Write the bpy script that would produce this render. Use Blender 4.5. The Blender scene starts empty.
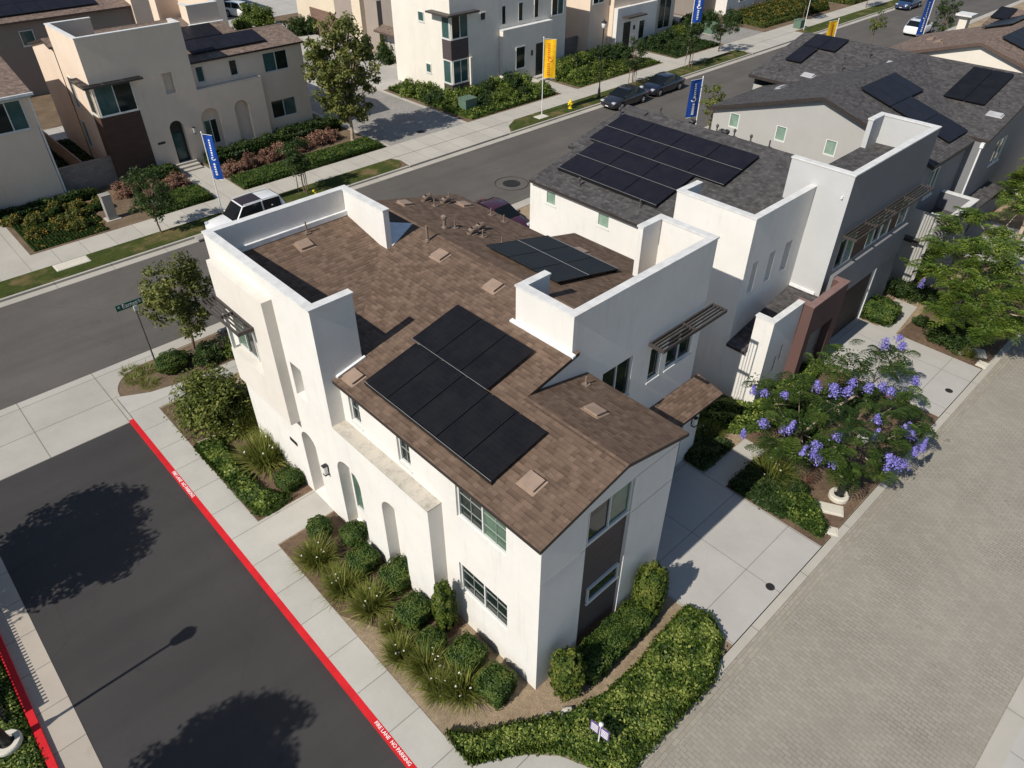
import bpy, math, random
import numpy as np
from mathutils import Vector, Matrix
from mathutils.geometry import tessellate_polygon
R = math.radians
rnd = random.Random(7)
SC = bpy.context.scene
COL = SC.collection

# ------------------------------------------------------------------ materials
class NT:
    def __init__(s, name):
        s.m = bpy.data.materials.new(name); s.m.use_nodes = True
        s.t = s.m.node_tree; s.t.nodes.clear()
        s.out = s.n('ShaderNodeOutputMaterial'); s.p = s.n('ShaderNodeBsdfPrincipled')
        s.l(s.p.outputs[0], s.out.inputs[0])
    def n(s, ty, **kw):
        x = s.t.nodes.new(ty)
        for k, v in kw.items(): setattr(x, k, v)
        return x
    def l(s, a, b): s.t.links.new(a, b)
    def co(s, kind='Object', scale=None):
        c = s.n('ShaderNodeTexCoord').outputs[kind]
        if scale:
            mp = s.n('ShaderNodeMapping'); mp.inputs['Scale'].default_value = scale
            s.l(c, mp.inputs[0]); return mp.outputs[0]
        return c
    def noise(s, scale, detail=4, co=None, rough=.6):
        x = s.n('ShaderNodeTexNoise'); x.inputs['Scale'].default_value = scale
        x.inputs['Detail'].default_value = detail; x.inputs['Roughness'].default_value = rough
        if co is not None: s.l(co, x.inputs['Vector'])
        return x.outputs[0]
    def rng(s, v, a, b, c, d):
        x = s.n('ShaderNodeMapRange'); s.l(v, x.inputs[0])
        for i, k in enumerate((a, b, c, d)): x.inputs[i+1].default_value = k
        return x.outputs[0]
    def math(s, op, a, b=None):
        x = s.n('ShaderNodeMath', operation=op)
        for i, k in enumerate((a, b)):
            if k is None: continue
            if isinstance(k, (int, float)): x.inputs[i].default_value = k
            else: s.l(k, x.inputs[i])
        return x.outputs[0]
    def mix(s, f, a, b, mode='MIX'):
        x = s.n('ShaderNodeMix', data_type='RGBA', blend_type=mode)
        for i, k in zip((0, 6, 7), (f, a, b)):
            if isinstance(k, (int, float)): x.inputs[i].default_value = k
            elif isinstance(k, tuple): x.inputs[i].default_value = (*k[:3], 1)
            else: s.l(k, x.inputs[i])
        return x.outputs[2]
    def scalecol(s, col, f):
        g = s.n('ShaderNodeCombineColor')
        for i in range(3): s.l(f, g.inputs[i])
        return s.mix(1.0, col, g.outputs[0], 'MULTIPLY')
    def base(s, c, rough=.8, spec=.3, metal=0):
        if isinstance(c, tuple): s.p.inputs['Base Color'].default_value = (*c[:3], 1)
        else: s.l(c, s.p.inputs['Base Color'])
        s.p.inputs['Roughness'].default_value = rough
        s.p.inputs['Specular IOR Level'].default_value = spec
        s.p.inputs['Metallic'].default_value = metal
        return s
    def bump(s, h, st=.3, d=.02):
        b = s.n('ShaderNodeBump'); b.inputs['Strength'].default_value = st; b.inputs['Distance'].default_value = d
        s.l(h, b.inputs['Height']); s.l(b.outputs[0], s.p.inputs['Normal'])

def plain(name, c, rough=.6, spec=.4, metal=0, var=.12):
    m = NT(name)
    f = m.rng(m.noise(3, 3, m.co()), .3, .7, 1-var, 1+var)
    m.base(m.scalecol(c, f), rough, spec, metal); return m.m

def stucco(name, c, stain=.12):
    m = NT(name); o = m.co()
    big = m.rng(m.noise(.7, 5, o), .3, .7, 1-.05, 1.03)
    drip = m.rng(m.noise(1, 6, m.co('Object', (2.2, 2.2, .3)), .75), .55, .85, 1, 1-stain*1.1)
    fine = m.rng(m.noise(45, 3, o), .25, .75, .96, 1.03)
    f = m.math('MULTIPLY', m.math('MULTIPLY', big, drip), fine)
    col = m.scalecol(c, f)
    pat = m.rng(m.noise(1.7, 6, o, .75), .56, .72, 0, .35)
    col = m.mix(pat, col, tuple(k*w for k, w in zip(c, (.9, .84, .74))))
    m.base(col, .9, .2)
    m.bump(m.math('ADD', m.noise(38, 4, o, .7), m.math('MULTIPLY', m.noise(5, 3, o), .6)), .35, .02); return m.m

def stainedcap(name, c):
    m = NT(name); o = m.co()
    n = m.rng(m.noise(2.6, 8, o, .8), .46, .62, 0, .95)
    n2 = m.rng(m.noise(9, 5, o, .7), .4, .7, .3, 1)
    col = m.mix(m.math('MULTIPLY', n, n2), c, (.24, .22, .19))
    m.base(col, .9, .2); m.bump(m.noise(40, 4, o), .3, .02); return m.m

def shingle(name, c1, c2, dark):
    """laminated shingles: level courses, random tabs of three tones, painted course shadow lines, no open joints"""
    m = NT(name); uv = m.co('UV')
    def tabs(w, off, hgt=.142, sq=1.4):
        b = m.n('ShaderNodeTexBrick'); mp = m.n('ShaderNodeMapping'); m.l(uv, mp.inputs[0]); mp.inputs['Location'].default_value = (off, 0, 0); m.l(mp.outputs[0], b.inputs['Vector'])
        b.inputs['Color1'].default_value = (0, 0, 0, 1); b.inputs['Color2'].default_value = (1, 1, 1, 1); b.inputs['Scale'].default_value = 1
        b.inputs['Mortar Size'].default_value = 0; b.inputs['Brick Width'].default_value = w; b.inputs['Row Height'].default_value = hgt; b.offset = .37; b.offset_frequency = 3; b.squash = sq; b.squash_frequency = 2
        return b.outputs['Color']
    a, b_ = tabs(.15, .0, sq=1.0), tabs(.23, .07, sq=1.4)
    t = m.math('ADD', m.math('MULTIPLY', a, .55), m.math('MULTIPLY', b_, .45))
    col = m.mix(t, c1, c2)
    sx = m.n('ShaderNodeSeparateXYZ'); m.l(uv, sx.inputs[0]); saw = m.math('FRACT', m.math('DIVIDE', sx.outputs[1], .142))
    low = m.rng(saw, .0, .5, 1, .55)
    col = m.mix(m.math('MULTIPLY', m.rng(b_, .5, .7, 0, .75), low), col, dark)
    col = m.mix(m.rng(saw, .05, .16, .5, 0), col, dark)  # course shadow painted in as a dark line along each row
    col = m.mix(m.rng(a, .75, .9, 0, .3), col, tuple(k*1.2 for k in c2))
    f = m.math('MULTIPLY', m.rng(m.noise(.5, 5, m.co()), .3, .7, .95, 1.05), m.rng(m.noise(60, 3, m.co()), .3, .7, .8, 1.2))
    m.base(m.scalecol(col, f), .95, .12)
    thick = m.rng(b_, .6, .64, .5, 0)
    m.bump(m.math('ADD', m.math('MULTIPLY', m.noise(70, 2, m.co()), .35), m.math('SUBTRACT', thick, saw)), .6, .02)
    return m.m

def asphalt(name, c, patch=.12, speck=.25):
    m = NT(name); o = m.co()
    f = m.math('MULTIPLY', m.rng(m.noise(.22, 6, o, .65), .3, .7, 1-patch, 1+patch), m.rng(m.noise(55, 3, o, .8), .25, .75, 1-speck, 1+speck))
    f = m.math('MULTIPLY', f, m.rng(m.noise(1, 4, m.co('Object', (.06, .9, 1))), .35, .7, 1.07, .9))
    spot = m.rng(m.noise(1.3, 4, o), .64, .74, 0, .45)
    col = m.mix(spot, m.scalecol(c, f), tuple(k*.6 for k in c))
    # seams of older patches and hairline cracks
    v = m.n('ShaderNodeTexVoronoi', feature='DISTANCE_TO_EDGE'); v.inputs['Scale'].default_value = .16
    ns = m.n('ShaderNodeTexNoise'); ns.inputs['Scale'].default_value = .9; ns.inputs['Detail'].default_value = 6; m.l(o, ns.inputs['Vector'])
    m.l(m.mix(.25, o, ns.outputs['Color'], 'ADD'), v.inputs['Vector'])
    col = m.mix(m.rng(v.outputs['Distance'], .001, .004, .2, 0), col, tuple(k*.5 for k in c))
    m.base(col, .9, .25); m.bump(m.noise(110, 2, o), .3, .01); return m.m

def concrete(name, c, px=0, py=0, x0=0, y0=0, w=.014, stain=.3, tone=.08):
    m = NT(name); o = m.co()
    f = m.math('MULTIPLY', m.rng(m.noise(.55, 6, o, .65), .3, .7, 1-tone, 1+tone), m.rng(m.noise(50, 3, o, .8), .25, .75, .9, 1.08))
    col = m.scalecol(c, f)
    st = m.rng(m.noise(.9, 7, o, .72), .56, .76, 0, stain)
    col = m.mix(st, col, tuple(k*q for k, q in zip(c, (.7, .66, .6))))
    sp = m.rng(m.noise(4.5, 3, o), .73, .77, 0, .4)
    col = m.mix(sp, col, tuple(k*.55 for k in c))
    if px or py:
        sx = m.n('ShaderNodeSeparateXYZ'); m.l(o, sx.inputs[0])
        for i, (p, q) in enumerate(((px, x0), (py, y0))):
            if not p: continue
            t = m.math('DIVIDE', m.math('SUBTRACT', sx.outputs[i], q), p)
            fr = m.math('ABSOLUTE', m.math('SUBTRACT', m.math('FRACT', t), .5))
            line = m.math('GREATER_THAN', fr, .5-w/p)
            col = m.mix(m.math('MULTIPLY', line, .62), col, (.09, .08, .07))
            wn = m.n('ShaderNodeTexWhiteNoise', noise_dimensions='1D'); m.l(m.math('FLOOR', t), wn.inputs['W'])
            col = m.scalecol(col, m.rng(wn.outputs[0], 0, 1, .955, 1.03))
    m.base(col, .9, .2); m.bump(m.noise(60, 3, o), .2, .01); return m.m

def pavers(name, c1, c2, joint, swap=True, bw=.235, rh=.118):
    m = NT(name); o = m.co()
    sx = m.n('ShaderNodeSeparateXYZ'); m.l(o, sx.inputs[0])
    cb = m.n('ShaderNodeCombineXYZ')
    m.l(sx.outputs[0 if swap == 'xz' else 1 if swap else 0], cb.inputs[0]); m.l(sx.outputs[2 if swap == 'xz' else 0 if swap else 1], cb.inputs[1])
    b = m.n('ShaderNodeTexBrick'); m.l(cb.outputs[0], b.inputs['Vector'])
    b.inputs['Color1'].default_value = (*c1, 1); b.inputs['Color2'].default_value = (*c2, 1)
    b.inputs['Scale'].default_value = 1; b.inputs['Brick Width'].default_value = bw; b.inputs['Row Height'].default_value = rh
    b.inputs['Mortar Size'].default_value = .008; b.inputs['Mortar Smooth'].default_value = .4
    # joints are filled with sand, and swept out in places
    open_ = m.rng(m.noise(.32, 5, o, .6), .45, .7, .12, .9)
    mc = m.mix(open_, tuple(k*.86 for k in c1), joint); m.l(mc, b.inputs['Mortar'])
    f = m.math('MULTIPLY', m.rng(m.noise(.25, 6, o, .6), .3, .7, .9, 1.09), m.rng(m.noise(45, 3, o, .8), .25, .75, .88, 1.1))
    col = m.scalecol(b.outputs['Color'], f)
    tyre = m.rng(m.noise(1, 3, m.co('Object', (.05, 1.3, 1)), .5), .56, .72, 0, .16); col = m.mix(tyre, col, tuple(k*.6 for k in c1))
    worn = m.rng(m.noise(.55, 6, o, .7), .6, .75, 0, .4); col = m.mix(worn, col, tuple(k*1.2 for k in c2))
    oil = m.rng(m.noise(1.1, 3, o), .7, .74, 0, .55)
    col = m.mix(oil, col, (.12, .105, .09))
    m.base(col, .9, .22); m.bump(m.math('SUBTRACT', m.math('MULTIPLY', m.noise(60, 3, o), .4), b.outputs['Fac']), .35, .01); return m.m

def soil(name, c1, c2, scale=7):
    m = NT(name); o = m.co()
    a = m.rng(m.noise(scale, 8, o, .8), .35, .68, 0, 1)
    g = m.rng(m.noise(.8, 4, o), .35, .65, .8, 1.15)
    ch = m.rng(m.noise(38, 4, o, .8), .3, .7, .65, 1.3)
    m.base(m.scalecol(m.mix(a, c1, c2), m.math('MULTIPLY', g, ch)), .95, .1)
    m.bump(m.noise(24, 6, o, .8), .8, .05); return m.m

def chipped(name, c, under):
    m = NT(name); o = m.co()
    col = m.scalecol(c, m.rng(m.noise(1.5, 5, o), .3, .7, .82, 1.1))
    col = m.mix(m.rng(m.noise(6, 8, o, .8), .64, .7, 0, .75), col, under)
    col = m.mix(m.rng(m.noise(.8, 6, o, .7), .55, .75, 0, .35), col, tuple(k*.45 for k in c))
    m.base(col, .6, .3); m.bump(m.noise(40, 4, o), .3, .01); return m.m

def lawn(name, c1, c2, c3):
    m = NT(name); o = m.co()
    a = m.rng(m.noise(1.6, 7, o, .75), .36, .66, 0, 1)
    b = m.rng(m.noise(.55, 5, o, .6), .52, .66, 0, 1)
    col = m.mix(b, m.mix(a, c1, c2), c3)
    m.base(m.scalecol(col, m.rng(m.noise(40, 4, o, .8), .3, .7, .55, 1.4)), .95, .1)
    m.bump(m.noise(60, 4, o, .8), .8, .05); return m.m

def leafmat(name, *cols, trans=.25):
    m = NT(name)
    a = m.n('ShaderNodeAttribute', attribute_name='v')
    r = m.n('ShaderNodeValToRGB'); m.l(a.outputs['Fac'], r.inputs[0])
    e = r.color_ramp.elements
    while len(e) < len(cols): e.new(.5)
    for i, c in enumerate(cols):
        e[i].position = i/(len(cols)-1); e[i].color = (*c, 1)
    m.base(r.outputs[0], .55, .3)
    tr = m.n('ShaderNodeBsdfTranslucent'); m.l(m.mix(.4, r.outputs[0], (.12, .16, .02)), tr.inputs[0])
    mx = m.n('ShaderNodeMixShader'); mx.inputs[0].default_value = trans
    m.l(m.p.outputs[0], mx.inputs[1]); m.l(tr.outputs[0], mx.inputs[2]); m.l(mx.outputs[0], m.out.inputs[0])
    return m.m

def glass(name, c, rough=.06, blind=None):
    m = NT(name)
    col = c
    if blind:
        sx = m.n('ShaderNodeSeparateXYZ'); m.l(m.co(), sx.inputs[0])
        fr = m.math('FRACT', m.math('DIVIDE', sx.outputs[2], .11))
        col = m.mix(m.rng(fr, .75, .95, 0, .5), c, blind)
        col = m.mix(m.rng(m.noise(1.2, 4, m.co()), .4, .65, 0, .5), col, blind)
    m.base(col, rough, .35); return m.m

def solarmat(name, c, line):
    m = NT(name); uv = m.co('UV'); sx = m.n('ShaderNodeSeparateXYZ'); m.l(uv, sx.inputs[0])
    col = c
    for i, p in ((0, .165), (1, .083)):
        fr = m.math('ABSOLUTE', m.math('SUBTRACT', m.math('FRACT', m.math('DIVIDE', sx.outputs[i], p)), .5))
        col = m.mix(m.math('MULTIPLY', m.math('GREATER_THAN', fr, .47), .5), col, line)
    dust = m.rng(m.noise(1.5, 6, m.co(), .7), .4, .75, 0, .025)
    col = m.mix(dust, col, (.3, .28, .26))
    m.base(col, .42, .14); return m.m

def siding(name, c, p=.16):
    m = NT(name); sx = m.n('ShaderNodeSeparateXYZ'); m.l(m.co(), sx.inputs[0])
    fr = m.math('FRACT', m.math('DIVIDE', sx.outputs[2], p))
    col = m.mix(m.rng(fr, .88, .96, 0, .5), c, tuple(k*.35 for k in c))
    m.base(m.scalecol(col, m.rng(m.noise(1, 5, m.co('Object', (1, 1, 9))), .3, .7, .85, 1.15)), .7, .3)
    m.bump(fr, .5, .015); return m.m

M = dict(
 white=stucco('white_stucco', (.735, .708, .66), .17), baywhite=stucco('warm_white_stucco', (.7, .65, .58), .1), bluewhite=stucco('pale_grey_stucco', (.5, .5, .49), .06), offwhite=stucco('off_white_stucco', (.75, .7, .61), .18), grey=stucco('grey_stucco', (.41, .4, .375), .06),
 deepgrey=stucco('slate_grey_stucco', (.2, .2, .205), .05), greige=stucco('greige_stucco', (.26, .225, .195), .06),
 tan=stucco('tan_stucco', (.74, .605, .475), .12), cream=stucco('cream_stucco', (.68, .58, .44), .06), ivory=stucco('ivory_stucco', (.74, .68, .58), .1),
 taupe=stucco('taupe_stucco', (.33, .28, .24), .05), cap=plain('parapet_cap_metal', (.66, .65, .62), .6), capmauve=plain('mauve_cap', (.22, .135, .118), .7),
 stain=stainedcap('stained_ledge', (.52, .475, .4)), mauve=stucco('mauve_stucco', (.13, .075, .066), .05),
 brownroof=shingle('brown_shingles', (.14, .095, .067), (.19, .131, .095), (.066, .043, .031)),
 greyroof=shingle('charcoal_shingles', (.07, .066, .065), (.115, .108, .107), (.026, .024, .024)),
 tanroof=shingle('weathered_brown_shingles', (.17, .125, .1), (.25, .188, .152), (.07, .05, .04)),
 fascia=plain('dark_fascia', (.035, .027, .024), .6), bfascia=plain('brown_fascia', (.1, .065, .05), .7),
 street=asphalt('street_asphalt', (.108, .098, .087), .13), lane=asphalt('fresh_asphalt', (.048, .045, .044), .12, .35),
 walk=concrete('sidewalk_concrete', (.44, .42, .375), 0, 1.55, 0, .35), walkx=concrete('far_sidewalk_concrete', (.45, .42, .365), 1.55, 0), drive=concrete('driveway_concrete', (.44, .42, .385), 2.7, 2.2, .05, .35, .012),
 apron=concrete('apron_concrete', (.43, .405, .355), 3.1, 2.05, -.9, 20.05, .02), gutter=concrete('gutter_concrete', (.43, .4, .345), 3.0, 0, .4), gut2=concrete('lane_gutter_concrete', (.42, .37, .31), 0, 1.5, 0, .2, .014, .5),
 pave=pavers('grey_pavers', (.29, .264, .218), (.33, .302, .25), (.095, .083, .068), True, .27, .13), paveb=pavers('border_pavers', (.285, .256, .207), (.34, .308, .25), (.14, .125, .1), False, .27, .13), pave2=pavers('grey_pavers_lane', (.26, .245, .225), (.33, .31, .28), (.14, .13, .12), False),
 red=chipped('red_curb_paint', (.6, .014, .02), (.3, .2, .17)), whitepaint=plain('white_paint', (.8, .78, .76), .6),
 mulch2=soil('garden_soil', (.13, .092, .06), (.24, .175, .115)), mulch=soil('brown_mulch', (.12, .075, .05), (.22, .155, .105)), dirt=soil('dry_dirt', (.25, .185, .12), (.43, .33, .22), 5), base=soil('bare_ground', (.2, .165, .125), (.28, .235, .18), 3),
 lawn=lawn('lawn_turf', (.04, .06, .014), (.085, .1, .025), (.19, .14, .065)), dlawn=lawn('dark_turf', (.025, .055, .01), (.045, .085, .018), (.06, .075, .025)),
 frame=plain('white_vinyl_frame', (.66, .66, .62), .5, .4, 0, .03), gbar=plain('glazing_bar', (.35, .37, .34), .5, .4, 0, .03), gl=glass('dark_window_glass', (.012, .02, .018)), glb=glass('green_blind_glass', (.045, .09, .06), .08, (.17, .28, .19)), glp=glass('pale_green_blind_glass', (.16, .25, .19), .12, (.36, .46, .38)), glt=glass('teal_window_glass', (.035, .08, .075), .08, (.07, .14, .13)),
 black=plain('black_metal', (.018, .018, .018), .5, .4), bronze=plain('bronze_trim', (.06, .05, .045), .55, .4), sid=siding('brown_lap_siding', (.085, .05, .036)), dsid=siding('charcoal_lap_siding', (.088, .07, .07)),
 doorw=plain('pale_door', (.55, .52, .47), .5), garb=siding('dark_brown_garage_door', (.05, .036, .032), .5), garw=siding('pale_garage_door', (.5, .47, .42), .5), gargrey=siding('grey_garage_door', (.2, .19, .175), .5), garbr=siding('brown_garage_door', (.2, .125, .095), .5),
 solar=solarmat('black_solar_cells', (.009, .009, .011), (.02, .02, .022)), solarb=solarmat('blue_black_solar_cells', (.011, .0105, .016), (.026, .024, .032)), sframe=plain('panel_frame', (.012, .012, .013), .4), rail=plain('aluminium_rail', (.2, .2, .2), .5, .4, .4),
 vent=plain('painted_roof_vent', (.3, .215, .16), .7), pipe=plain('painted_vent_pipe', (.2, .145, .11), .7), gvent=plain('grey_roof_vent', (.07, .067, .066), .7), flash=plain('grey_metal_flashing', (.42, .42, .42), .5),
 galv=plain('galvanised_post', (.09, .085, .08), .5, .5), whitemetal=plain('white_metal', (.75, .75, .73), .4), sgreen=plain('sign_green', (.004, .1, .065), .4), blue=plain('flag_blue', (.01, .06, .3), .7, .2), yellow=plain('flag_yellow', (.85, .48, .015), .7, .2), orange=plain('flag_orange_print', (.6, .16, .01), .7), hyd=plain('hydrant_yellow', (.75, .55, .03), .45),
 bark=plain('grey_brown_bark', (.17, .125, .09), .9, .1, 0, .3), barkpale=plain('pale_bark', (.38, .31, .23), .9, .1, 0, .25), stake=plain('wood_stake', (.2, .13, .08), .9), iron=plain('cast_iron', (.025, .024, .023), .7, .3, 0, .3), stone=concrete('pale_cast_stone', (.6, .56, .47)), boxgreen=plain('transformer_green', (.11, .17, .12), .5), boxgrey=plain('pedestal_grey', (.3, .28, .25), .8), block=pavers('block_wall', (.24, .2, .17), (.3, .255, .215), (.12, .1, .09), 'xz', .4, .2),
 tyre=plain('tyre_rubber', (.012, .012, .012), .85, .2), rim=plain('alloy_rim', (.4, .4, .41), .3, .5, .7), carglass=glass('car_glass', (.008, .01, .012), .04), lampglass=plain('frosted_lamp_glass', (.75, .74, .7), .3, .5), light=plain('headlight_lens', (.5, .52, .55), .15, .6), tail=plain('tail_light', (.3, .01, .01), .3, .5), purple=plain('sign_purple', (.13, .08, .24), .6),
 l_box=leafmat('boxwood_leaves', (.022, .048, .008), (.062, .11, .018), (.14, .18, .036)), l_hedge=leafmat('hedge_leaves', (.02, .045, .006), (.1, .155, .02), (.34, .38, .09)), l_dark=leafmat('dark_shrub_leaves', (.014, .03, .007), (.034, .064, .014), (.075, .105, .026)),
 l_yel=leafmat('yellow_green_leaves', (.03, .06, .008), (.1, .14, .02), (.2, .21, .04)), l_tree=leafmat('tree_leaves', (.045, .068, .011), (.13, .158, .028), (.29, .29, .07)), l_plane=leafmat('plane_tree_leaves', (.05, .065, .012), (.13, .145, .03), (.3, .28, .08)), l_jac=leafmat('jacaranda_leaves', (.014, .032, .006), (.038, .072, .012), (.095, .135, .026)), l_right=leafmat('bright_tree_leaves', (.03, .058, .008), (.085, .14, .018), (.21, .26, .045)),
 l_grass=leafmat('blade_leaves', (.075, .1, .016), (.18, .2, .038), (.38, .35, .11)), l_red=leafmat('russet_shrub_leaves', (.1, .05, .035), (.25, .13, .09), (.38, .22, .15)), l_flow=leafmat('orange_flower_bed', (.03, .055, .01), (.09, .11, .02), (.34, .19, .03)), l_purple=leafmat('purple_blossom', (.11, .095, .36), (.21, .185, .55), (.38, .35, .74), trans=.15), l_white=leafmat('white_blossom', (.7, .7, .6), (.85, .84, .75), trans=.1), core=plain('leaf_shadow_mass', (.014, .026, .006), .9, .05), redcore=plain('russet_shadow_mass', (.075, .045, .03), .9, .05),  # core and redcore: shade inside the plant, painted as a dark mass
)

# ------------------------------------------------------------------ mesh helpers
class MB:
    def __init__(s): s.v = []; s.f = []; s.m = []; s.uv = {}
    def poly(s, pts, m=0, uv=None):
        i = len(s.v); s.v += [tuple(p) for p in pts]; s.f.append(list(range(i, i+len(pts)))); s.m.append(m)
        if uv: s.uv[len(s.f)-1] = uv
    def tri_poly(s, loops, fn, m=0):
        vs = [[Vector((p[0], p[1], 0)) for p in l] for l in loops]
        flat = [p for l in loops for p in l]
        i = len(s.v); s.v += [tuple(fn(*p)) for p in flat]
        for t in tessellate_polygon(vs): s.f.append([i+k for k in t]); s.m.append(m)
    def box(s, x0, y0, z0, x1, y1, z1, m=0):
        if x0 > x1: x0, x1 = x1, x0
        if y0 > y1: y0, y1 = y1, y0
        if z0 > z1: z0, z1 = z1, z0
        i = len(s.v)
        s.v += [(x, y, z) for z in (z0, z1) for x, y in ((x0, y0), (x1, y0), (x1, y1), (x0, y1))]
        for q in ((3, 2, 1, 0), (4, 5, 6, 7), (0, 1, 5, 4), (1, 2, 6, 5), (2, 3, 7, 6), (3, 0, 4, 7)):
            s.f.append([i+k for k in q]); s.m.append(m)
    def prism(s, pts, z0, z1, m=0, side=None):
        n = len(pts); i = len(s.v)
        zf = z1 if callable(z1) else (lambda x, y: z1)
        zb = z0 if callable(z0) else (lambda x, y: z0)
        s.v += [(x, y, zb(x, y)) for x, y in pts] + [(x, y, zf(x, y)) for x, y in pts]
        s.f.append([i+n+k for k in range(n)]); s.m.append(m)
        s.f.append([i+k for k in reversed(range(n))]); s.m.append(m)
        for k in range(n):
            s.f.append([i+k, i+(k+1) % n, i+n+(k+1) % n, i+n+k]); s.m.append(m if side is None else side)
    def tube(s, p0, p1, r0, r1=None, n=8, m=0, caps=True):
        r1 = r0 if r1 is None else r1
        p0, p1 = Vector(p0), Vector(p1); d = (p1-p0).normalized()
        a = d.orthogonal().normalized(); b = d.cross(a); i = len(s.v)
        for p, r in ((p0, r0), (p1, r1)):
            for k in range(n):
                t = 2*math.pi*k/n; s.v.append(tuple(p+(a*math.cos(t)+b*math.sin(t))*r))
        for k in range(n):
            s.f.append([i+k, i+(k+1) % n, i+n+(k+1) % n, i+n+k]); s.m.append(m)
        if caps:
            s.f.append([i+k for k in reversed(range(n))]); s.m.append(m); s.f.append([i+n+k for k in range(n)]); s.m.append(m)
    def path(s, pts, rad, n=7, m=0):
        for k in range(len(pts)-1): s.tube(pts[k], pts[k+1], rad[k], rad[k+1], n, m, k in (0, len(pts)-2))
    def lathe(s, c, prof, n=16, m=0):
        i = len(s.v)
        for r, z in prof:
            for k in range(n):
                t = 2*math.pi*k/n; s.v.append((c[0]+r*math.cos(t), c[1]+r*math.sin(t), c[2]+z))
        for j in range(len(prof)-1):
            for k in range(n):
                a = i+j*n+k; b = i+j*n+(k+1) % n
                s.f.append([a, b, b+n, a+n]); s.m.append(m)
        s.f.append([i+(len(prof)-1)*n+k for k in range(n)]); s.m.append(m); s.f.append([i+k for k in reversed(range(n))]); s.m.append(m)
    def build(s, name, mats, parent=None, smooth=False, bevel=0, loc=None):
        me = bpy.data.meshes.new(name); me.from_pydata(s.v, [], s.f)
        if not isinstance(mats, (list, tuple)): mats = [mats]
        for x in mats: me.materials.append(x if not isinstance(x, str) else M[x])
        me.polygons.foreach_set('material_index', s.m)
        if s.uv:
            ul = me.uv_layers.new(name='UVMap')
            for fi, uv in s.uv.items():
                for li, c in zip(me.polygons[fi].loop_indices, uv): ul.data[li].uv = c
        bm_fix(me)
        if smooth: me.polygons.foreach_set('use_smooth', [True]*len(me.polygons))
        o = bpy.data.objects.new(name, me); COL.objects.link(o)
        if parent: o.parent = parent
        if loc: o.location = loc
        if bevel:
            b = o.modifiers.new('bevel', 'BEVEL'); b.width = bevel; b.segments = 2; b.limit_method = 'ANGLE'
        return o
def bm_fix(me):
    import bmesh
    bm = bmesh.new(); bm.from_mesh(me)
    if len(bm.faces) < 4000: bmesh.ops.recalc_face_normals(bm, faces=bm.faces)
    bm.to_mesh(me); bm.free(); me.update()

def tag(o, label=None, cat=None, group=None, kind=None):
    if label: o['label'] = label
    if cat: o['category'] = cat
    if group: o['group'] = group
    if kind: o['kind'] = kind
    return o
def empty(name, loc, rz=0, label=None, cat=None, group=None):
    o = bpy.data.objects.new(name, None); COL.objects.link(o); o.empty_display_size = .2
    o.location = loc; o.rotation_euler = (0, 0, rz); return tag(o, label, cat, group)
def copy_tree(o, loc=None, rz=None, label=None, group=None, parent=None, scale=None):
    c = o.copy(); COL.objects.link(c)
    if parent: c.parent = parent
    if loc: c.location = loc
    if rz is not None: c.rotation_euler = (0, 0, rz)
    if label: c['label'] = label
    if group: c['group'] = group
    if scale: c.scale = scale if isinstance(scale, tuple) else (scale,)*3
    for ch in list(o.children): copy_tree(ch, parent=c)
    return c
def struct(name, mb, mats, **k):
    return tag(mb.build(name, mats, **k), kind='structure')

# ------------------------------------------------------------------ wall helpers
def pl(spec):
    ax, c, s = spec                    # ('x', plane x, outward sign) or ('y', plane y, outward sign)
    return (lambda u, z, d=0: (c-s*d, u, z)) if ax == 'x' else (lambda u, z, d=0: (u, c-s*d, z))
def arch(u0, u1, z0, zt, n=14):
    r = (u1-u0)/2; zc = zt-r; c = (u0+u1)/2
    return [(u0, z0), (u1, z0)] + [(c+r*math.cos(math.pi*k/n), zc+r*math.sin(math.pi*k/n)) for k in range(n+1)]
def rect(u0, u1, z0, z1): return [(u0, z0), (u1, z0), (u1, z1), (u0, z1)]
def wall(mb, spec, outline, holes=(), m=0):
    P = pl(spec); loops = [outline]+[h[0] for h in holes]
    mb.tri_poly(loops, lambda u, z: P(u, z), m)
    for pts, d, *back in holes:
        n = len(pts)
        for k in range(n):
            a, b = pts[k], pts[(k+1) % n]
            mb.poly([P(*a), P(*b), P(*b, d), P(*a, d)], m)
        if back: mb.tri_poly([pts], lambda u, z: P(u, z, d), back[0])
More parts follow.
